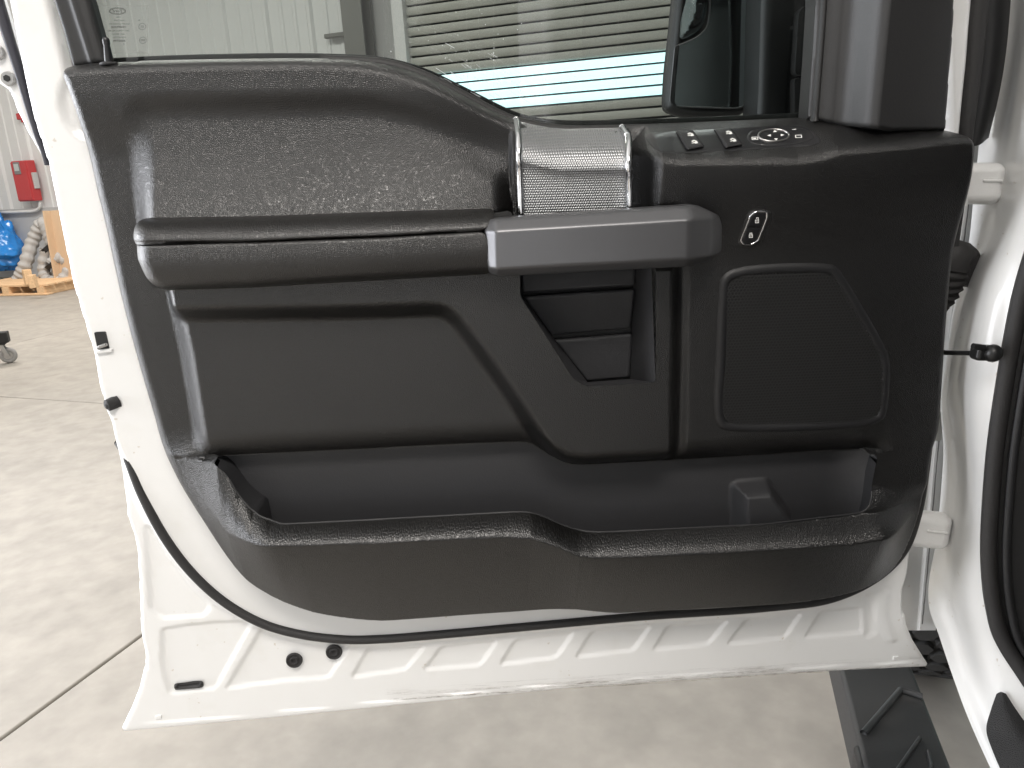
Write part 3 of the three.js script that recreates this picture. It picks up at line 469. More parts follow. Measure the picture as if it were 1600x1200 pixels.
// traced lines of the trim, each at the depth of the layer it belongs to
const OUT = curve2(plan([[104, 122], [107, 107], [122, 101], [200, 95], [300, 92], [420, 90], [500, 90], [545, 92], [590, 97], [630, 106], [670, 120], [720, 146], [770, 172], [803, 185], [840, 196], [880, 201], [960, 199], [1000, 195], [1050, 192], [1160, 188], [1270, 184], [1330, 188], [1400, 196], [1470, 202], [1481, 210], [1484, 228], [1481, 300], [1471, 400], [1462, 500], [1456, 600], [1451, 660], [1441, 690], [1437, 730, 0.016], [1437, 765, 0.022], [1431, 800, 0.027], [1418, 840, 0.033], [1396, 876, 0.034], [1362, 903, 0.034], [1322, 923, 0.034], [1270, 936, 0.034], [1200, 943, 0.034], [1100, 949, 0.034], [1000, 954, 0.034], [960, 956, 0.034], [930, 954, 0.034], [895, 950, 0.034], [860, 950, 0.034], [800, 955, 0.034], [740, 959, 0.034], [650, 966, 0.034], [600, 969, 0.034], [550, 966, 0.034], [500, 957, 0.034], [450, 941, 0.034], [400, 916, 0.034], [370, 893, 0.034], [345, 865, 0.034], [320, 830, 0.031], [300, 800, 0.027], [280, 764, 0.021], [265, 730, 0.016], [250, 690], [239, 650], [227, 610], [214, 565], [199, 510], [184, 450], [171, 390], [160, 340], [150, 300], [140, 255], [130, 210], [120, 168], [111, 140]], 0.012), 170);
const fOUT = prep(OUT);
const fUPPER = prep(soften(plan([[192, 150], [560, 147], [600, 154], [650, 169], [700, 194], [760, 234], [806, 260], [806, 440], [236, 456], [213, 345]], 0.035), 0.03));
const fFRAME = prep(soften(plan([[231, 396], [765, 385], [1060, 385], [1078, 392], [1076, 560], [1071, 760], [880, 770], [830, 740], [296, 760], [262, 560], [246, 490]], 0.06), 0.012));
const fINNER = prep(soften(plan([[100, 474], [262, 474], [400, 473], [500, 472], [600, 470], [690, 466], [722, 484], [800, 590], [872, 700], [900, 780], [100, 800]], 0.07), 0.022));
const fRIGHT = prep(plan([[988, 120], [1700, 100], [1700, 800], [1040, 800], [1040, 425], [988, 425]], 0.05));
const fTRIM = prep(plan([[803, 120], [985, 120], [985, 425], [803, 425]], 0.04));
const yTop = lineY([[190, 150], [560, 147], [650, 169], [700, 194], [760, 234], [806, 258]], 0.04), yArm = lineY([[215, 345], [400, 340], [768, 327]], 0.06);
const yPod = lineY([[985, 232], [1030, 244], [1060, 249], [1250, 249], [1288, 242], [1313, 234], [1412, 225], [1484, 218]], 0.072);
const yWin = lineY([[985, 198], [1270, 184], [1484, 184]], 0.012);
const ySlab = lineY([[200, 724], [300, 714], [340, 716], [600, 704], [815, 694], [832, 697], [860, 715], [885, 727], [905, 730], [1060, 722], [1200, 714], [1365, 704], [1450, 698]], 0.045);
const ySpk = U(1200, 420, 0.05)[1], yPodF = U(1200, 250, 0.07)[1];
const yRim = lineY([[240, 690], [300, 705], [330, 717], [345, 745], [370, 782], [395, 804], [425, 815], [600, 809], [800, 798], [830, 800], [852, 808], [880, 821], [905, 829], [930, 830], [1000, 827], [1200, 817], [1330, 808], [1358, 802], [1450, 795]], 0.07);
const yLedge = lineY([[250, 760], [300, 815], [345, 848], [400, 853], [600, 847], [780, 838], [830, 840], [870, 853], [905, 868], [930, 871], [1000, 869], [1200, 859], [1330, 850], [1380, 842], [1450, 830]], 0.095);
const yBot = lineY([[250, 780], [345, 865], [400, 916], [500, 957], [600, 969], [800, 955], [895, 950], [960, 956], [1200, 943], [1320, 925], [1450, 905]], 0.01);
const xP0 = U(262, 800, 0.04)[0], xP1 = U(430, 800, 0.08)[0], xPR0 = U(1360, 760, 0.06)[0], xPR1 = U(1440, 760, 0.03)[0], xPod0 = U(985, 250, 0.05)[0], xPod1 = U(1030, 250, 0.07)[0];
const xEnd = U(1352, 710, 0.045)[0], yLow = U(300, 250, 0.03)[1], yHigh = U(300, 140, 0.03)[1];
function bodyHeight(x, y) {
  const outer = 0.024 + 0.017 * sm((y - yLow) / (yHigh - yLow));
  const v = clamp((yTop(x) - y) / Math.max(0.01, yTop(x) - yArm(x)));
  const upper = 0.030 + 0.031 * v * v;
  let h = mix(outer, upper, sm((sdf(fUPPER, x, y) + 0.006) / 0.034));
  const right = mix(0.05, 0.074, sm((y - ySpk) / (yPodF - ySpk)));
  h = mix(h, right, sm((sdf(fRIGHT, x, y) + 0.001) / 0.03));
  h = mix(h, 0.03, sm((sdf(fTRIM, x, y) + 0.004) / 0.004));
  const inner = sm((sdf(fINNER, x, y)) / 0.026);
  h = mix(h, mix(0.074, 0.046, inner), sm((sdf(fFRAME, x, y) + 0.001) / 0.027));
  // the sloping switch shelf
  const dp = y - yPod(x), room = Math.max(0.02, yWin(x) - yPod(x));
  if (dp > -0.012 && x > xPod0 - 0.01) { const k = dp + 0.007, s = k < 0 ? 0 : k < 0.014 ? k * k / 0.028 : k - 0.007; h = mix(h, Math.max(0.008, h - s * 0.064 / room), sm((x - xPod0 + 0.01) / 0.02)); }
  // the slab's rounded lower edge above the map pocket
  let ds = y - ySlab(x); if (ds <= 0 && ds > -0.004 && x < xEnd) ds = 1e-6;
  const end = 1 - sm((x - xEnd) / 0.035);
  if (ds > 0) h -= (h - 0.034) * (ds < 0.032 ? (1 - ds / 0.032) ** 2 : 0) * sm((x - xP0 + 0.02) / 0.06) * end;
  else {
    const left = mix(0.027, 0, 0), dr = yRim(x) - y, L = Math.max(0.006, yRim(x) - yLedge(x));
    const f = clamp((yLedge(x) - y) / Math.max(0.02, yLedge(x) - yBot(x)));
    const T = sm((x - xPR0) / (xPR1 - xPR0));
    const pocket = mix(0.067 + 0.029 * (1 - Math.pow(1 - clamp(dr / L * 0.95), 1.5)) - 0.06 * Math.pow(f, 1.15), 0.042, T);
    const side = 0.05;
    h = mix(left, dr < 0 ? mix(side, pocket, sm((dr + 0.03) / 0.03)) : pocket, sm((x - xP0) / (xP1 - xP0)));
  }
  return h;
}
function panelHeight(x, y) {
  let h = bodyHeight(x, y);
  const e = sdf(fOUT, x, y), r = mix(0.007, 0.016, sm((y + 0.5) / 0.2));
  return e < r ? h - (h - 0.002) * rounded(e, r) : h;
}
// where a pixel's ray meets the trim
function onPanel(a, b, lift = 0) { let z = 0.05, p; for (let k = 0; k < 14; k++) { p = U(a, b, z); z = mix(z, panelHeight(p[0], p[1]) + lift, 0.6); } return [p[0], p[1], z]; }
const onP = (list, lift = 0) => list.map(([a, b]) => { const p = onPanel(a, b, lift); return [p[0], p[1]]; });

const HOLE_PULL = soften(plan([[812, 400], [1023, 400], [1023, 597], [912, 602], [894, 590], [812, 462]], 0.07), 0.006, 4);
const HOLE_MAP = soften([...plan([[330, 716], [600, 704], [815, 694], [832, 697], [860, 715], [885, 727], [905, 730], [1060, 722], [1200, 714], [1366, 704]], 0.04), ...plan([[1379, 745], [1372, 780], [1352, 802], [1200, 818], [1000, 828], [930, 831], [905, 829], [880, 821], [852, 808], [830, 800], [800, 799], [600, 810], [435, 817], [398, 806], [370, 782], [345, 745]], 0.068)], 0.01, 3);
mesh('trim_panel', relief(OUT, panelHeight, { step: 0.0022, holes: [HOLE_PULL, HOLE_MAP], slant: true }), M.panel, door);

{ // armrest pads
  const top = lineY([[205, 347], [222, 341], [400, 338], [600, 331], [770, 326]], 0.066), seam = lineY([[205, 379], [400, 377.5], [600, 369.5], [770, 359]], 0.106), low = lineY([[200, 456], [232, 455], [400, 451], [500, 445], [640, 437], [770, 430]], 0.092);
  const up = soften(plan([[212, 350, 0.06], [224, 341, 0.066], [400, 338, 0.066], [600, 331, 0.066], [772, 326, 0.066], [770, 345, 0.09], [758, 361, 0.105], [600, 370, 0.106], [400, 378, 0.106], [214, 381, 0.08], [208, 372, 0.06]], 0.08), 0.006);
  const fu = prep(up), xl = x => x - U(209, 372, 0.06)[0];
  mesh('armrest_pad', relief(up, (x, y) => { const v = clamp((top(x) - y) / (top(x) - seam(x))); let h = 0.060 + 0.046 * Math.sqrt(1 - (1 - v) ** 2); const e = sdf(fu, x, y); h -= 0.003 * rounded(y - seam(x), 0.0035); h -= (h - 0.03) * rounded(xl(x), 0.03); return h - 0.001 * rounded(e, 0.002); }, { step: 0.002, rim: 0.02 }), M.pad, door);
  const dn = soften(plan([[208, 376, 0.07], [214, 382, 0.08], [400, 379, 0.106], [600, 371, 0.106], [757, 362, 0.106], [764, 385, 0.106], [764, 431, 0.09], [640, 438, 0.09], [500, 446, 0.09], [400, 452, 0.09], [236, 456, 0.08], [222, 432, 0.07], [211, 402, 0.07]], 0.09), 0.006);
  const xL2 = (x, y) => sdf(prepDn, x, y), prepDn = prep([...dn, ]), zl = lineY([[0, 0], [1, 0]], 0.1);
  const leftEdge = plan([[208, 376], [211, 402], [222, 432], [236, 456]], 0.07), fx = y => { for (let i = 1; i < leftEdge.length; i++) if (y >= leftEdge[i][1]) return mix(leftEdge[i][0], leftEdge[i - 1][0], clamp((y - leftEdge[i][1]) / (leftEdge[i - 1][1] - leftEdge[i][1]))); return leftEdge[3][0]; };
  mesh('armrest_pad', relief(dn, (x, y) => { const v = clamp((seam(x) - y) / (seam(x) - low(x))); let h = 0.107 + 0.006 * Math.sin(v * 2.6) - 0.016 * v * v; h -= 0.003 * rounded(seam(x) - y, 0.0035); h -= 0.016 * rounded(y - low(x), 0.012); h -= (h - 0.03) * rounded(x - fx(y), 0.03); return h - 0.001 * rounded(xL2(x, y), 0.002); }, { step: 0.002, rim: 0.03 }), M.pad, door);
  mesh('armrest_core', relief(plan([[216, 352], [770, 335], [770, 425], [240, 448]], 0.06), () => 0.075, { step: 0.01 }), M.black, door).scale.z = 0.97;
}
{ // pull handle
  const o = soften(plan([[757, 352, 0.1], [766, 342, 0.1], [1090, 320, 0.1], [1120, 336, 0.082], [1127, 352, 0.08], [1127, 392, 0.08], [1112, 408, 0.085], [1082, 415, 0.098], [784, 431, 0.1], [764, 427, 0.1], [757, 385, 0.1]], 0.1), 0.004);
  const f = prep(o), a = U(1076, 370, 0.11)[0], b = U(1127, 370, 0.08)[0], yt = lineY([[757, 362], [1127, 340]], 0.116), yb = lineY([[757, 420], [1127, 400]], 0.116), xl = U(776, 380, 0.116)[0];
  const bend = (v, k, r = 0.004) => v < -r ? 0 : v < r ? k * (v + r) * (v + r) / (4 * r) : k * v;          // a chamfer with a softened crease
  const h = (x, y) => 0.118 - bend(y - yt(x), 1.1, 0.002) - bend(yb(x) - y, 1.2, 0.002) - bend(xl - x, 1.0, 0.002) - bend(x - a, 0.55, 0.006) - bend(x - mix(a, b, 0.6), 0.5, 0.004) - 0.0025 * rounded(sdf(f, x, y), 0.003);
  mesh('pull_handle', relief(o, h, { step: 0.002, rim: 0.03 }), M.handle, door);
  const g = soften(plan([[752, 352, 0.09], [764, 336, 0.085], [800, 330, 0.08], [800, 432, 0.09], [760, 432, 0.09], [752, 390, 0.095]], 0.09), 0.004);
  mesh('handle_surround', relief(g, () => 0.083, { step: 0.004, rim: 0.02 }), M.black, door);
}
{ // silver insert with its two bright strips
  const hI = (x, y) => { const c = yCrease(x), t = yTopI(x), u = clamp((t - y) / (t - c)); const up = 0.016 + 0.042 * Math.sin(u * Math.PI / 2), dn = y < c ? 0.006 * (1 - Math.exp(-(c - y) / 0.009)) : 0; return up - dn; };
  const yTopI = lineY([[805, 189], [830, 194], [860, 199.5], [885, 201.5], [960, 200], [990, 200]], 0.016), yCrease = lineY([[805, 250], [830, 256], [860, 263], [885, 266], [980, 264], [995, 263]], 0.056);
  const o = plan([[813, 190, 0.016], [830, 194, 0.016], [860, 199.5, 0.016], [885, 201.5, 0.016], [960, 200, 0.016], [974, 201, 0.016], [978, 264, 0.056], [979, 345, 0.047], [817, 352, 0.047], [815, 252, 0.056]], 0.05);
  mesh('silver_insert', relief(o, hI, { step: 0.0016 }), M.insert, door);
  const dense = l => { const o = []; for (let i = 0; i < l.length - 1; i++) for (let k = 0; k < 8; k++) o.push([mix(l[i][0], l[i + 1][0], k / 8), mix(l[i][1], l[i + 1][1], k / 8)]); return o.concat([l[l.length - 1]]); };
  const strip = (list, w) => { const p = curve3(dense(list).map(([a, b]) => { let z = 0.04, q; for (let k = 0; k < 12; k++) { q = U(a, b, z); z = mix(z, hI(q[0], q[1]) + 0.004, 0.6); } return new THREE.Vector3(q[0], q[1], z); }), 60); mesh('chrome_strip', bead(p, w, 0.006, { seg: 14 }), M.chrome, door); };
  strip([[806, 190], [809, 215], [811, 252], [813, 300], [814, 345]], 0.0042);
  strip([[972, 201], [981, 215], [981, 264], [983, 300], [983, 338]], 0.0042);
}
{ // recess behind the handle with its stepped back
  const inner = plan([[814, 408], [990, 408], [985, 592], [918, 597], [866, 530], [817, 462]], 0.02), outer = plan([[812, 400], [1023, 400], [1023, 597], [912, 602], [894, 590], [812, 462]], 0.07);
  const g = new THREE.Group(); g.name = 'pull_recess'; door.add(g);
  const pos = [], idx = [], uv = [], I = [inner[0], inner[1], inner[2], inner[3], inner[4], inner[5]];
  outer.forEach((p, i) => { const q = I[i], zp = panelHeight(p[0], p[1]) - 0.001; pos.push(p[0], p[1], zp, q[0], q[1], 0.02); uv.push(p[0], p[1], q[0], q[1]); });
  for (let i = 0; i < 6; i++) { const a = 2 * i, b = 2 * ((i + 1) % 6); idx.push(a, b, a + 1, b, b + 1, a + 1); }
  const wall = geo(pos, null, uv, idx).toNonIndexed(); wall.computeVertexNormals();
  mesh('recess_wall', wall, M.liner, g);
  mesh('recess_floor', relief(plan([[812, 405], [995, 405], [990, 596], [910, 602], [812, 466]], 0.014), () => 0.014, { step: 0.02 }), M.black, g);
  const slat = (list, zt, zb) => { const o = soften(plan(list, (zt + zb) / 2), 0.0025, 3), ys = o.map(p => p[1]), a = Math.max(...ys), b = Math.min(...ys), f = prep(o); mesh('slat', relief(o, (x, y) => mix(zb, zt, clamp((y - b) / (a - b))) - 0.003 * rounded(sdf(f, x, y), 0.003), { step: 0.002, rim: 0.012 }), M.liner, g); };
  slat([[814, 405], [994, 400], [993, 446], [816, 457]], 0.024, 0.03);
  slat([[817, 463], [991, 451], [988, 515], [862, 526]], 0.034, 0.022);
  slat([[866, 531], [988, 521], [985, 591], [918, 597]], 0.026, 0.02);
}
{ // map pocket
  const g = new THREE.Group(); g.name = 'map_pocket'; door.add(g);
  const o = plan([[322, 690], [1330, 675], [1352, 690, 0.05], [1378, 720, 0.05], [1378, 760, 0.05], [1352, 830, 0.05], [1200, 860], [900, 870], [400, 860], [345, 800]], 0.016);
  const xa = U(1288, 760, 0.016)[0], xb = U(1383, 760, 0.06)[0], bx = prep(soften(plan([[1157, 768], [1212, 762], [1246, 812], [1250, 880], [1157, 880]], 0.045), 0.006));
  mesh('pocket_back', relief(o, (x, y) => { const t = clamp((x - xa) / (xb - xa)); let h = 0.016 + 0.034 * (1 - Math.sqrt(Math.max(0, 1 - t * t))); h += 0.03 * sm((sdf(bx, x, y) + 0.004) / 0.016); return h; }, { step: 0.003 }), M.liner, g);
  const pos = [], idx = [], uv = [], n = HOLE_MAP.length, yMid = U(800, 760, 0.04)[1];
  HOLE_MAP.forEach((p, i) => { const z = Math.min(panelHeight(p[0], p[1]), i < 10 * 4 ? 0.034 : 1) - 0.0005, low = p[1] < yMid - 0.01 && p[0] < xa + 0.05; const q = [p[0], p[1] - (low ? 0.06 : 0), Math.min(z - 0.004, 0.016)]; pos.push(p[0], p[1], z, ...q); uv.push(p[0], p[1], q[0], q[1] + 0.05); });
  for (let i = 0; i < n; i++) { const a = 2 * i, b = 2 * ((i + 1) % n); idx.push(a, b, a + 1, b, b + 1, a + 1); }
  mesh('pocket_lining', geo(pos, null, uv, idx), M.liner, g);
  const rim = HOLE_MAP.filter((p, i) => i > 11 * 4 && i < HOLE_MAP.length - 3).map(p => new THREE.Vector3(p[0], p[1], panelHeight(p[0], p[1]) - 0.0005));
  mesh('pocket_rim', bead(rim, 0.0014, 0.0014, { seg: 6 }), M.smooth, g);
}
{ // speaker grille
  const trace = [[1122, 470], [1127, 434], [1146, 420], [1286, 411], [1306, 416], [1318, 430], [1385, 546], [1390, 562], [1387, 636], [1381, 654], [1362, 664], [1146, 674], [1124, 668], [1116, 650], [1118, 560]];
  const o = curve2(onP(trace), 90), c = o.reduce((a, p) => [a[0] + p[0] / o.length, a[1] + p[1] / o.length], [0, 0]), fo = prep(o);
  const shrink = k => o.map(p => { const d = Math.hypot(p[0] - c[0], p[1] - c[1]); return [c[0] + (p[0] - c[0]) * (1 - k / d), c[1] + (p[1] - c[1]) * (1 - k / d)]; });
  const inn = shrink(0.0135);
  const g = new THREE.Group(); g.name = 'speaker'; door.add(g);
  mesh('speaker_frame', relief(o, (x, y) => panelHeight(x, y) + 0.0035 * Math.pow(Math.sin(Math.PI * clamp(sdf(fo, x, y) / 0.0125)), 0.6) - 0.0005, { step: 0.0016, holes: [shrink(0.0125)] }), M.smooth, g);
  const dots = texture(128, (u, v) => { const row = Math.floor(v * 8), x = (u * 7 + (row & 1) * 0.5) % 1 - 0.5, y = (v * 8) % 1 - 0.5, d = Math.hypot(x, y), k = d < 0.36 ? 0 : 255; return [k, k, k]; }, { repeat: 1 / 0.0275 });
  const gm = std({ color: lin(0.018, 0.018, 0.018), roughness: 0.45, alphaMap: dots, alphaTest: 0.5, bumpMap: dots, bumpScale: 0.0004 });
  mesh('grille_mesh', relief(shrink(0.011), (x, y) => panelHeight(x, y) + 0.003, { step: 0.006 }), gm, g);
  mesh('speaker_cone', relief(inn, (x, y) => panelHeight(x, y) + 0.0004, { step: 0.006 }), M.black, g);
}
// a printed mark laid on a surface: a small grid of the four traced corners
function canvasTexture(w, h, draw) { const c = document.createElement('canvas'); c.width = w; c.height = h; const x = c.getContext('2d'); x.clearRect(0, 0, w, h); draw(x, w, h); const t = new THREE.CanvasTexture(c); t.colorSpace = THREE.SRGBColorSpace; t.magFilter = THREE.LinearFilter; return t; }
function decal(name, corners, place, tex, parent, opts = {}) {              // a parallelogram on the door, its print laid out along its own sides
  const n = 6, pos = [], uv = [], idx = [], [a, b, , d] = corners.map(([p, q]) => place(p, q)), surf = opts.height; delete opts.height;
  for (let j = 0; j <= n; j++) for (let i = 0; i <= n; i++) { const u = i / n, v = j / n, p = [0, 1, 2].map(k => a[k] + (b[k] - a[k]) * u + (d[k] - a[k]) * v); pos.push(p[0], p[1], surf ? surf(p[0], p[1]) : p[2]); uv.push(u, 1 - v); }
  for (let j = 0; j < n; j++) for (let i = 0; i < n; i++) { const k = j * (n + 1) + i; idx.push(k, k + n + 1, k + 1, k + 1, k + n + 1, k + n + 2); }
  return mesh(name, geo(pos, null, uv, idx), std({ map: tex, transparent: true, roughness: 0.5, ...opts }), parent);
}
{ // switch shelf
  const g = new THREE.Group(); g.name = 'switch_panel'; door.add(g);
  const o = soften(onP([[1005, 208], [1045, 205], [1240, 195], [1258, 196], [1281, 214], [1284, 224], [1262, 229], [1055, 240], [1030, 239], [1012, 224]]), 0.006), f = prep(o);
  mesh('switch_plate', relief(o, (x, y) => panelHeight(x, y) + 0.0014 - 0.0016 * rounded(sdf(f, x, y), 0.0018), { step: 0.0016 }), M.gloss, g);
  const rocker = c => {
    const lift = 0.0075, q = soften(onP(c, lift * 0.6), 0.0015, 3), fq = prep(q);
    const top = (x, y) => panelHeight(x, y) + lift - 0.003 * rounded(sdf(fq, x, y), 0.003);
    const r = mesh('window_switch', relief(q, top, { step: 0.0012, rim: 0.008 }), M.smooth, g);
    return r;
  };
  const icon = canvasTexture(64, 128, (x) => { x.fillStyle = '#d8d8d4'; for (const y of [14, 78]) { x.beginPath(); x.moveTo(12, y + 10); x.lineTo(34, y); x.lineTo(50, y + 12); x.lineTo(50, y + 30); x.lineTo(30, y + 34); x.closePath(); x.fill(); x.clearRect(24, y + 12, 12, 6); x.fillRect(8, y + 24, 14, 6); } });
  for (const dx of [0, 60]) {
    const dy = -dx * 0.05, r = rocker([[1056 + dx, 205 + dy], [1082 + dx, 203 + dy], [1101 + dx, 229 + dy], [1074 + dx, 234 + dy]]);
    decal('switch_icon', [[1068 + dx, 205 + dy], [1083 + dx, 204 + dy], [1096 + dx, 226 + dy], [1081 + dx, 228 + dy]], (a, b) => onPanel(a, b, 0.0079), icon, r, { height: (x, y) => panelHeight(x, y) + 0.0079 });
  }
  // round mirror control in a raised oval field
  const pad = curve2(onP([[1166, 215], [1172, 205], [1190, 200], [1225, 198], [1258, 202], [1272, 214], [1258, 222], [1225, 227], [1190, 227], [1172, 223]]), 40), fp = prep(pad);
  mesh('mirror_control', relief(pad, (x, y) => panelHeight(x, y) + 0.003 - 0.002 * rounded(sdf(fp, x, y), 0.003), { step: 0.0014 }), M.gloss, g);
  const ring = []; for (let k = 0; k <= 40; k++) { const t = k / 40 * Math.PI * 2; ring.push(new THREE.Vector3(...onPanel(1209 + 24 * Math.cos(t), 211.5 + 9.5 * Math.sin(t), 0.0035))); }
  mesh('mirror_dial', bead(ring, 0.0011, 0.0009, { seg: 8 }), M.steel, g);
  const arrows = canvasTexture(256, 128, x => { x.fillStyle = '#e4e4e0'; const tri = (cx, cy, r) => { x.save(); x.translate(cx, cy); x.rotate(r); x.beginPath(); x.moveTo(0, -9); x.lineTo(9, 8); x.lineTo(-9, 8); x.fill(); x.restore(); }; tri(122, 30, 0); tri(122, 92, Math.PI); tri(94, 61, -Math.PI / 2); tri(152, 61, Math.PI / 2); x.lineWidth = 4; x.strokeStyle = '#e4e4e0'; x.strokeRect(20, 70, 24, 18); x.fillRect(24, 76, 14, 8); x.strokeRect(206, 66, 24, 18); x.beginPath(); x.moveTo(196, 24); x.lineTo(214, 20); x.stroke(); });
  decal('control_marks', [[1165, 200], [1258, 197], [1262, 224], [1169, 227]], (a, b) => onPanel(a, b, 0.0037), arrows, g, { height: (x, y) => panelHeight(x, y) + 0.0037 });
}
{ // lock switch
  const g = new THREE.Group(); g.name = 'lock_switch'; door.add(g);
  const c = [[1172, 337], [1180, 331], [1198, 330.5], [1198, 340], [1184, 376], [1174, 382], [1162, 382], [1157, 376]], o = soften(onP(c, 0.002), 0.0025, 4);
  const loop = o.map(p => new THREE.Vector3(p[0], p[1], panelHeight(p[0], p[1]) + 0.002)); loop.push(loop[0].clone(), loop[1].clone());
  const well = soften(onP([[1168, 334], [1180, 327], [1206, 328], [1207, 342], [1190, 382], [1176, 388], [1156, 387], [1152, 378]], 0), 0.004, 4), fw = prep(well);
  mesh('switch_well', relief(well, (x, y) => panelHeight(x, y) + 0.0012 * sm(sdf(fw, x, y) / 0.003) , { step: 0.0015 }), M.panel, g);
  mesh('bright_ring', bead(loop, 0.0012, 0.0014, { seg: 8 }), M.chrome, g);
  const btn = l => { const q = soften(onP(l, 0.003), 0.001, 3), f = prep(q); return mesh('lock_button', relief(q, (x, y) => panelHeight(x, y) + 0.0035 - 0.0016 * rounded(sdf(f, x, y), 0.002), { step: 0.001, rim: 0.004 }), M.gloss, g); };
  const up = btn([[1173, 338], [1181, 332], [1197, 331.5], [1197, 340], [1191, 355], [1166, 355.5]]), dn = btn([[1165.5, 357], [1190.5, 356.3], [1183, 375], [1174, 381], [1163, 381], [1158.5, 375]]);
  const lock = open => canvasTexture(96, 96, x => { x.strokeStyle = '#f0f0ee'; x.lineWidth = 12; x.strokeRect(20, 44, 56, 40); x.fillStyle = '#f0f0ee'; x.fillRect(40, 58, 16, 14); x.beginPath(); if (open) { x.moveTo(38, 24); x.lineTo(38, 12); x.lineTo(72, 12); x.lineTo(72, 44); } else { x.moveTo(30, 44); x.lineTo(30, 16); x.lineTo(66, 16); x.lineTo(66, 44); } x.stroke(); });
  decal('lock_mark', [[1178.5, 339.5], [1187, 339], [1187, 349], [1178.5, 349.5]], (a, b) => onPanel(a, b, 0.0039), lock(true), up);
  decal('lock_mark', [[1169, 363], [1177.5, 362.5], [1177.5, 372], [1169, 372.5]], (a, b) => onPanel(a, b, 0.0039), lock(false), dn);
}
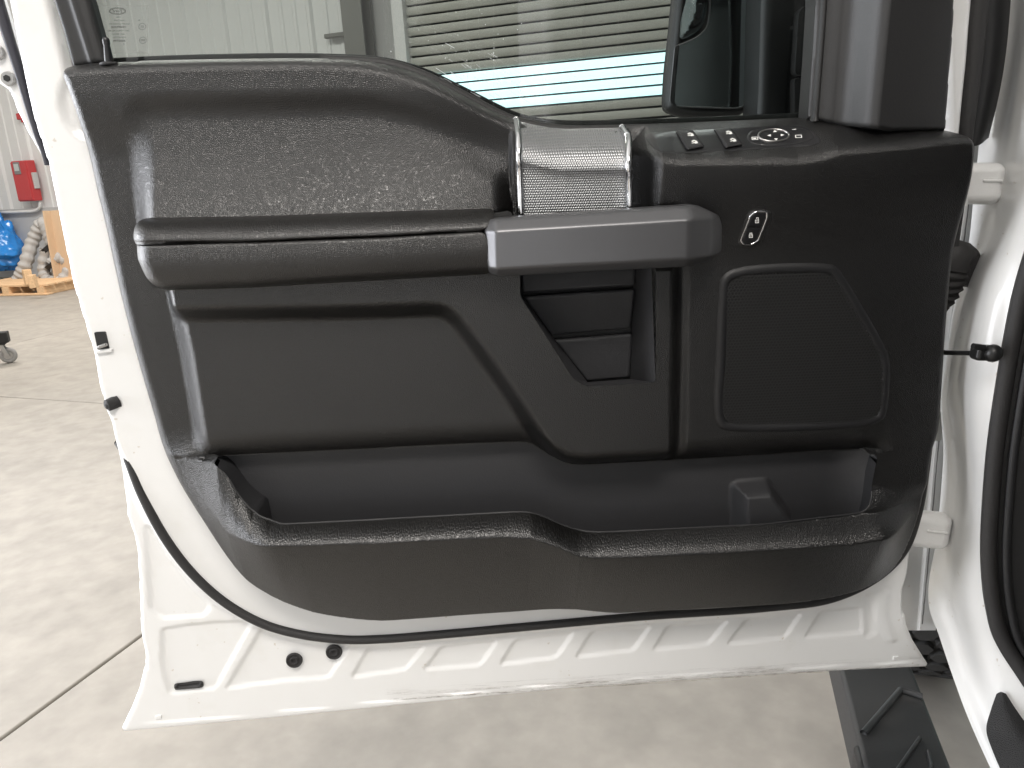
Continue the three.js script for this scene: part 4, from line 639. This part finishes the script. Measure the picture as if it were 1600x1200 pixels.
// white painted steel of the door
{
  const SH = plan([[-60, -160, -0.03], [-20, -90], [0, -35], [13, 12], [20, 40], [40, 125], [55, 190], [71, 238], [76, 255], [86, 300], [101, 375], [111, 430], [126, 480], [138, 520], [148, 552], [156, 600], [166, 640], [175, 660], [179, 692], [185, 740], [190, 780], [193, 810], [201, 832], [208, 860], [211, 900], [213, 950], [215, 1000], [221, 1022], [222, 1050], [215, 1080], [203, 1110], [188, 1141], [191, 1147], [400, 1128], [700, 1098], [900, 1078], [1100, 1064], [1300, 1052], [1450, 1045], [1453, 1041], [1445, 1028], [1430, 1004], [1420, 980], [1416, 950], [1417, 925], [1424, 900], [1430, 850], [1440, 800], [1447, 760], [1452, 700], [1458, 620], [1461, 560], [1467, 500], [1479, 400], [1489, 300], [1498, 200], [1508, 100], [1516, 0], [1524, -160], [1470, -160], [1478, 205], [1300, 210], [985, 215], [880, 220], [800, 205], [720, 170], [600, 125], [500, 110], [200, 112], [114, 118], [85, 0], [50, -160]], -0.012);
  const f = prep(SH), yFoot = lineY([[188, 1147], [400, 1128], [700, 1098], [900, 1078], [1100, 1064], [1300, 1052], [1453, 1044]], -0.012);
  const P = l => prep(soften(plan(l, -0.012), 0.008, 4));
  // pressed fields between diagonal ribs
  const ribs = [[550, 575, 1012, 518, 547, 1063], [666, 690, 1010, 634, 661, 1050], [780, 805, 1000, 752, 780, 1043], [900, 925, 987, 871, 899, 1031], [1020, 1045, 978, 992, 1020, 1020], [1142, 1168, 968, 1110, 1137, 1010], [1257, 1282, 957, 1230, 1256, 1000]];
  const fields = [P([[250, 984], [330, 974], [396, 972], [336, 1080], [262, 1088], [250, 1040]]), P([[412, 975], [520, 1004], [548, 1012], [514, 1063], [440, 1068], [350, 1080]])];
  for (let i = 0; i < ribs.length - 1; i++) { const a = ribs[i], b = ribs[i + 1]; fields.push(P([[a[1], a[2] + 2], [b[0], b[2] + 3], [b[3], b[5]], [a[4], a[5]]])); }
  fields.push(P([[1285, 957], [1350, 951], [1352, 992], [1258, 1000]]), P([[224, 824], [236, 820], [262, 870], [300, 920], [330, 950], [318, 966], [250, 970], [232, 955]]));
  const seal = curve2(plan([[178, 660], [197, 705], [222, 770], [258, 838], [300, 893], [350, 938], [410, 972], [470, 990], [540, 998], [600, 997], [700, 989], [800, 980], [1000, 962], [1200, 948], [1300, 934], [1370, 900], [1410, 860], [1432, 800], [1700, 500], [1700, -300], [900, -400], [60, -300], [40, 100], [120, 500]], 0), 160), fs = prep(seal);
  const ridge = prep(soften(plan([[1376, 925], [1392, 925], [1388, 960], [1396, 985], [1405, 1003], [1390, 1006], [1378, 985], [1370, 960]], -0.012), 0.008)), ridge2 = P([[1352, 932], [1368, 930], [1372, 995], [1354, 1000]]);
  const dent = plan([[112, 165]], 0)[0], drop = U(300, 300, 0)[1];
  const hS = (x, y) => {
    let h = -0.004 - 0.012 * sm((-sdf(fs, x, y) - 0.004) / 0.02);
    for (const q of fields) { const s = sdf(q, x, y); if (s > -0.004) h -= 0.003 * sm((s + 0.003) / 0.008); }
    { const s = sdf(ridge, x, y); if (s > -0.006) h += 0.003 * sm((s + 0.005) / 0.012); const s2 = sdf(ridge2, x, y); if (s2 > -0.006) h -= 0.003 * sm((s2 + 0.004) / 0.012); }
    const rd = Math.hypot(x - dent[0] - 0.012, (y - dent[1]) * 0.75); h -= 0.006 * (1 - sm((rd - 0.018) / 0.012));
    const e = sdf(f, x, y); h += 0.0016 * sm((0.0115 - (y - yFoot(x))) / 0.0018);      // folded hem
    return h - 0.012 * rounded(e, 0.008) * (y < -0.62 ? 0.3 : 1);
  };
  mesh('door_shell', relief(SH, hS, { step: 0.003, rim: 0.045 }), M.paint, door);
  const outerSkin = SH.map(([x, y]) => [x, y]); mesh('outer_skin', relief(outerSkin, () => -0.09, { step: 0.02, rim: 0.004 }), M.paint, door);
  { // road dirt along the folded hem
    const n = fractal(61, 6, 5), tex = canvasTexture(1024, 64, c => { const r = rng(5); for (let k = 0; k < 2600; k++) { const u = r(), v = r(), a = clamp((n(u * 0.99, v * 0.99) - 0.42) * 2.2) * (0.25 + 0.75 * v); c.fillStyle = `rgba(${92 + r() * 30},${74 + r() * 24},${58 + r() * 18},${a * 0.34})`; c.fillRect(u * 1024, v * 64, 3 + r() * 26, 0.7 + r() * 1.8); } for (let k = 0; k < 60; k++) { c.fillStyle = 'rgba(60,46,36,0.6)'; c.fillRect(r() * 1024, 50 + r() * 10, 1 + r() * 30, 1.2); } });
    decal('hem_dirt', [[600, 1076], [1440, 1022], [1440, 1042], [600, 1096]], (a, b) => U(a, b, -0.0135), tex, door, { roughness: 0.85 });
  }
  // rubber seal round the door
  const line = curve3(at([[186, 690, -0.022], [197, 708, -0.012], [222, 772, -0.006], [258, 840, -0.003], [300, 895, -0.003], [350, 940, -0.003], [410, 974, -0.003], [470, 991, -0.003], [540, 999, -0.003], [600, 998, -0.003], [700, 990, -0.003], [800, 981, -0.003], [1000, 963, -0.003], [1200, 949, -0.003], [1300, 935, -0.003], [1370, 902, -0.003], [1412, 860, -0.003], [1434, 800, -0.003], [1444, 740, -0.003], [1449, 700, -0.003]]), 160);
  mesh('weatherstrip', bead(line, 0.0058, 0.006), M.rubber, door);
  const line2 = curve3(at([[1530, -160], [1527, 0], [1517, 110], [1507, 200], [1497, 300], [1484, 400], [1470, 470], [1462, 540], [1460, 600]], -0.014), 80);
  mesh('weatherstrip', bead(line2, t => mix(0.0125, 0.004, sm(t * 1.15)), 0.012), M.rubber, door);
  // upper rear corner: second sheet of the window frame outside the rubber, with its bolts
  const flange = plan([[-150, -160], [-60, -160], [5, 20], [30, 110], [52, 190], [70, 242], [66, 250], [40, 205], [24, 172], [12, 140], [-20, 120], [-60, 60]], -0.03), ff = prep(flange);
  mesh('frame_flange', relief(soften(flange, 0.01), (x, y) => -0.03 - 0.006 * rounded(sdf(ff, x, y), 0.006), { step: 0.003, rim: 0.012 }), M.paint, door);
  const l3 = curve3(at([[-40, -120], [5, 30], [14, 60], [30, 110], [46, 165], [60, 210], [72, 242], [76, 258]], -0.022), 40);
  mesh('weatherstrip', bead(l3, t => mix(0.006, 0.0026, t), 0.008), std({ color: lin(0.035, 0.035, 0.045), roughness: 0.55 }), door);
  const bolt = (a, b, z, r) => { const p = U(a, b, z), g = new THREE.Group(); g.name = 'frame_bolt'; door.add(g); g.position.set(...p); mesh('bolt_head', placed(new THREE.CylinderGeometry(r, r * 1.15, 0.004, 20), [0, 0, 0.002], [Math.PI / 2, 0, 0]), M.steel, g); mesh('socket', placed(new THREE.CylinderGeometry(r * 0.55, r * 0.55, 0.002, 6), [0, 0, 0.0042], [Math.PI / 2, 0, 0]), M.black, g); };
  bolt(14, 123, -0.028, 0.0065); bolt(-3, 82, -0.028, 0.0065);
  // rubber plugs, slot plug, bump stop, latch
  const plug = (a, b) => { const g = new THREE.Group(); g.name = 'drain_plug'; g.position.set(...U(a, b, -0.014)); door.add(g); const lathe = new THREE.LatheGeometry([[0, 0.0016], [0.003, 0.0016], [0.0034, 0.0034], [0.0055, 0.0036], [0.006, 0.0018], [0.0082, 0.002], [0.0095, 0.0034], [0.0105, 0.0028], [0.011, 0]].map(p => new THREE.Vector2(...p)), 28); lathe.rotateX(Math.PI / 2); mesh('plug_disc', lathe, M.rubber, g); };
  plug(460, 1031); plug(522, 1018);
  { const s = soften(plan([[272, 1067], [318, 1062], [319, 1073], [273, 1077]], -0.018), 0.0045, 5), q = prep(s), c = soften(plan([[278, 1069], [312, 1065], [312, 1070], [279, 1073]], -0.016), 0.002, 4), qc = prep(c); mesh('slot_plug', relief(s, (x, y) => -0.0165 + 0.003 * sm(sdf(q, x, y) / 0.002) - 0.0035 * sm((sdf(qc, x, y) + 0.001) / 0.001), { step: 0.001 }), M.rubber, door); }
  { const g = new THREE.Group(); g.name = 'bump_stop'; g.position.set(...U(181, 628, -0.006)); door.add(g); g.rotation.set(0.25, -0.75, 0); mesh('stop_body', placed(new THREE.LatheGeometry([[0, 0.013], [0.003, 0.013], [0.004, 0.011], [0.0055, 0.0115], [0.007, 0.0105], [0.0075, 0], [0.0085, -0.002]].map(p => new THREE.Vector2(...p)), 24), [0, 0, 0], [Math.PI / 2, 0, 0]), M.rubber, g); }
  { const g = new THREE.Group(); g.name = 'door_latch'; door.add(g); const a = soften(plan([[147, 519], [165, 518], [171, 545], [153, 547]], -0.003), 0.002); mesh('latch_plate', relief(a, () => -0.0025, { step: 0.003, rim: 0.006 }), M.black, g); const c = U(161, 540, 0), b = U(162, 549, 0); mesh('latch_claw', placed(new RoundedBoxGeometry(0.010, 0.004, 0.006, 2, 0.0015), [c[0], c[1], 0.0008], [0, 0, 0.3]), M.steel, g); mesh('latch_lip', placed(new RoundedBoxGeometry(0.019, 0.0045, 0.004, 2, 0.0015), [b[0], b[1], -0.002], [0, 0, 0.08]), M.paint, g); }
  for (const [a, b] of [[248, 1120], [1399, 1028]]) { const p = U(a, b, -0.016); mesh('drain_slot', placed(new RoundedBoxGeometry(0.008, 0.006, 0.0035, 2, 0.001), p), M.paint, door); }
}
{ // window: inner frame trim, glass, belt seal
  const wf = soften(plan([[30, -160], [84, -160], [137, 0], [150, 48], [165, 97], [112, 104], [98, 50], [82, 0]], 0.012), 0.003), q = prep(wf);
  const wa = new THREE.Vector2(...plan([[135, 0]], 0.012)[0]), wb = new THREE.Vector2(...plan([[165, 97]], 0.012)[0]), wd = wb.clone().sub(wa).normalize();
  mesh('window_frame_trim', relief(wf, (x, y) => { const s = Math.abs((x - wa.x) * wd.y - (y - wa.y) * wd.x); return 0.012 - 0.004 * rounded(sdf(q, x, y), 0.006) + 0.003 * Math.exp(-(((s - 0.012) / 0.004) ** 2)); }, { step: 0.002, rim: 0.02 }), M.sail, door);
  mesh('glass_run_seal', bead(curve3(at([[84, -160], [138, 0], [152, 48], [168, 100]], 0.004), 30), 0.003, 0.006), M.black, door);
  const gl = plan([[60, -200], [1310, -200], [1300, 230], [150, 150]], -0.02), shp = new THREE.Shape(gl.map(p => new THREE.Vector2(...p))), gg = new THREE.ShapeGeometry(shp); gg.translate(0, 0, -0.02);
  const glass = mesh('window_glass', gg, new THREE.MeshPhysicalMaterial({ color: lin(0.36, 0.39, 0.378), roughness: 0.0, transmission: 1, thickness: 0, ior: 1.5, side: THREE.DoubleSide }), door);
  const beltL = [[500, 96], [600, 102], [660, 120], [720, 150], [790, 186], [830, 198], [880, 205], [1000, 204], [1290, 192]];
  mesh('belt_seal', bead(curve3(at(beltL, -0.012), 60), 0.007, 0.006), M.black, door);
  mesh('belt_seal', bead(curve3(at([[120, 104], [300, 96], [500, 94], [600, 100], [660, 116], [720, 144], [795, 181], [830, 192], [880, 197.5], [1000, 196], [1290, 184]], -0.03), 60), 0.007, 0.004), M.black, door);
  // etched maker's mark, seen from behind (mirrored)
  const mark = canvasTexture(512, 512, x => {
    x.translate(512, 0); x.scale(-1, 1); x.strokeStyle = x.fillStyle = 'rgba(38,42,40,0.85)'; x.lineWidth = 6; x.textAlign = 'center';
    x.beginPath(); x.ellipse(310, 62, 82, 34, 0, 0, 7); x.stroke(); x.lineWidth = 3; x.beginPath(); x.ellipse(310, 62, 70, 25, 0, 0, 7); x.stroke();
    x.font = 'italic bold 40px serif'; x.fillText('Ford', 310, 75);
    x.font = '24px sans-serif'; x.fillText('USA', 300, 132); x.fillText('LAMI SAFE', 290, 168); x.font = '22px sans-serif'; x.fillText('SEKURIT LAMINATED', 290, 204);
    x.font = 'bold 30px sans-serif'; x.fillText('TEMPERED', 300, 240); x.font = '24px sans-serif'; x.fillText('DOT 18 M26 AS2 M2', 300, 276); x.fillText('AS2  M85L2', 300, 312); x.fillText('43R-001582', 290, 346); x.font = 'bold 32px sans-serif'; x.fillText('E000199', 290, 386); x.font = '22px sans-serif'; x.fillText('. . 17', 230, 420);
    x.lineWidth = 4; for (const [cx, cy, t] of [[60, 225, 'E1'], [52, 370, '101']]) { x.beginPath(); x.arc(cx, cy, 34, 0, 7); x.stroke(); x.font = 'bold 30px sans-serif'; x.fillText(t, cx, cy + 11); } x.font = '24px sans-serif'; x.fillText('W.', 95, 165);
  });
  decal('etched_mark', [[152, 8], [232, 8], [232, 84], [152, 84]], (a, b) => { const p = U(a, b, -0.0196); return p; }, mark, glass, { opacity: 1 });
  // wiped scratches and water spots on the pane
  const spots = canvasTexture(1024, 512, x => {
    const r = rng(12); x.lineCap = 'round';
    for (let k = 0; k < 120; k++) { const cx = 300 + (r() + r() - 1) * 420, cy = 250 + (r() + r() - 1) * 240, s = 0.7 + r() * 1.6; x.fillStyle = `rgba(240,248,248,${0.25 + r() * 0.5})`; x.beginPath(); x.ellipse(cx, cy, s, s * (0.8 + r()), 0, 0, 7); x.fill(); }
    for (let k = 0; k < 46; k++) { const cx = 330 + (r() + r() - 1) * 190, cy = 290 + (r() + r() - 1) * 130, L = 8 + r() * 34; x.strokeStyle = `rgba(240,248,250,${0.2 + r() * 0.5})`; x.lineWidth = 0.8 + r() * 1.4; x.beginPath(); x.moveTo(cx, cy); x.lineTo(cx + L, cy + L * (0.55 + r() * 0.25)); x.stroke(); }
    for (let k = 0; k < 9; k++) { const y0 = 60 + k * 14 + r() * 20; x.strokeStyle = 'rgba(230,240,236,0.16)'; x.lineWidth = 1.5; x.beginPath(); x.moveTo(40, y0); x.quadraticCurveTo(260, y0 + 40, 480, y0 + 200); x.stroke(); }
    for (let k = 0; k < 5; k++) { const cx = 200 + r() * 700; x.strokeStyle = 'rgba(235,245,242,0.3)'; x.lineWidth = 1; x.beginPath(); x.moveTo(cx, 0); x.lineTo(cx + 14, 440); x.stroke(); }
  });
  decal('water_marks', [[600, -10], [1060, -10], [1060, 210], [600, 210]], (a, b) => U(a, b, -0.0193), spots, glass, { opacity: 0.75 });
  // lock pin at the rear end of the sill
  const g = new THREE.Group(); g.name = 'lock_pin'; g.position.set(...U(171, 99, 0.026)); door.add(g);
  mesh('pin_rod', new THREE.LatheGeometry([[0, 0.025], [0.0025, 0.0245], [0.0036, 0.022], [0.0036, 0.018], [0.0031, 0.017], [0.0044, 0.004], [0.0046, -0.01]].map(p => new THREE.Vector2(...p)), 20), M.gloss, g);
  mesh('pin_collar', placed(new THREE.TorusGeometry(0.0075, 0.002, 8, 24), [0, -0.001, 0], [Math.PI / 2, 0, 0]), M.smooth, g);
}
{ // cover over the mirror mount
  const o = plan([[1290, -160], [1290, 0], [1284, 90], [1277, 183], [1292, 187], [1320, 195], [1352, 203], [1376, 206], [1476, 204], [1481, 120], [1487, 40], [1487, -160]], 0.03), f = prep(o);
  const X = (a, z) => U(a, 100, z)[0], a0 = X(1283, 0.014), a1 = X(1305, 0.02), a2 = X(1322, 0.022), a3 = X(1376, 0.06), a4 = X(1484, 0.035);
  const h = (x, y) => { let z = 0.012; if (x < a1) z = mix(0.012, 0.020, sm((x - a0) / (a1 - a0))); else if (x < a2) z = mix(0.020, 0.022, (x - a1) / (a2 - a1)); else if (x < a3) z = mix(0.022, 0.060, (x - a2) / (a3 - a2)); else z = mix(0.060, 0.036, (x - a3) / (a4 - a3)); return z; };
  const hs = (x, y) => { let s = 0; for (let k = -2; k <= 2; k++) s += h(x + k * 0.003, y); return s / 5 - 0.005 * rounded(sdf(f, x, y), 0.005); };
  mesh('mirror_mount_cover', relief(o, hs, { step: 0.0025, rim: 0.025 }), M.sail, door);
  mesh('glass_run_seal', bead(curve3(at([[1290, -160], [1285, 0], [1278, 100], [1271, 190]], 0.008), 24), 0.0045, 0.008), M.black, door);
}
{ // side mirror outside the glass
  const g = new THREE.Group(); g.name = 'side_mirror'; door.add(g);
  const zM = -0.20, hous = soften(plan([[1075, -160], [1062, -40], [1052, 60], [1046, 110], [1043, 165], [1048, 174], [1080, 184], [1150, 183], [1172, 176], [1178, 140], [1188, 0], [1190, -160]], zM), 0.012), fh = prep(hous);
  mesh('mirror_housing', relief(hous, (x, y) => zM - 0.02 * rounded(sdf(fh, x, y), 0.012) - 0.006 * sm((sdf(fh, x, y) - 0.009) / 0.004), { step: 0.003, rim: 0.012 }), M.smooth, g);
  const pane = soften(plan([[1110, -160], [1108, 20], [1104, 44], [1090, 58], [1068, 68], [1056, 71], [1048, 160], [1056, 166], [1148, 170], [1160, 166], [1165, 145], [1178, 0], [1180, -160]], zM), 0.006);
  const xLow = Math.min(...pane.map(p => p[0]));
  mesh('mirror_glass', relief(pane, x => zM - 0.004 + 0.12 * (x - xLow), { step: 0.006 }), std({ color: lin(0.75, 0.8, 0.83), metalness: 1, roughness: 0.06 }), g);
  const sp = soften(plan([[1076, -160], [1074, -10], [1064, 30], [1061, 62], [1072, 60], [1088, 50], [1098, 38], [1104, 10], [1106, -160]], zM), 0.006), fsp = prep(sp);
  mesh('spot_mirror', relief(sp, (x, y) => zM - 0.001 + 0.12 * (x - xLow) + 0.005 * sm(sdf(fsp, x, y) / 0.02), { step: 0.003 }), std({ color: lin(0.75, 0.8, 0.83), metalness: 1, roughness: 0.06 }), g);
  const edge = pane.map(p => new THREE.Vector3(p[0], p[1], zM - 0.0032 + 0.12 * (p[0] - xLow))); edge.push(edge[0].clone());
  mesh('mirror_edge', bead(edge, 0.0011, 0.0011, { seg: 6 }), M.handle, g);
  const arm = soften(plan([[1200, -160], [1300, -160], [1300, 225], [1186, 215], [1190, 150]], -0.13), 0.006), fa = prep(arm);
  mesh('mirror_arm', relief(arm, (x, y) => -0.13 - 0.012 * rounded(sdf(fa, x, y), 0.012), { step: 0.004, rim: 0.05 }), M.smooth, g);
  const foot = soften(plan([[1248, 18], [1262, 6], [1290, 4], [1290, 112], [1242, 118]], -0.115), 0.008), foot2 = soften(plan([[1242, 122], [1290, 116], [1290, 200], [1242, 200]], -0.115), 0.005);
  mesh('mirror_foot', relief(foot, () => -0.115, { step: 0.006, rim: 0.02 }), M.sail, g); mesh('mirror_foot', relief(foot2, () => -0.116, { step: 0.006, rim: 0.02 }), M.sail, g);
}


renderer.render(scene, camera);
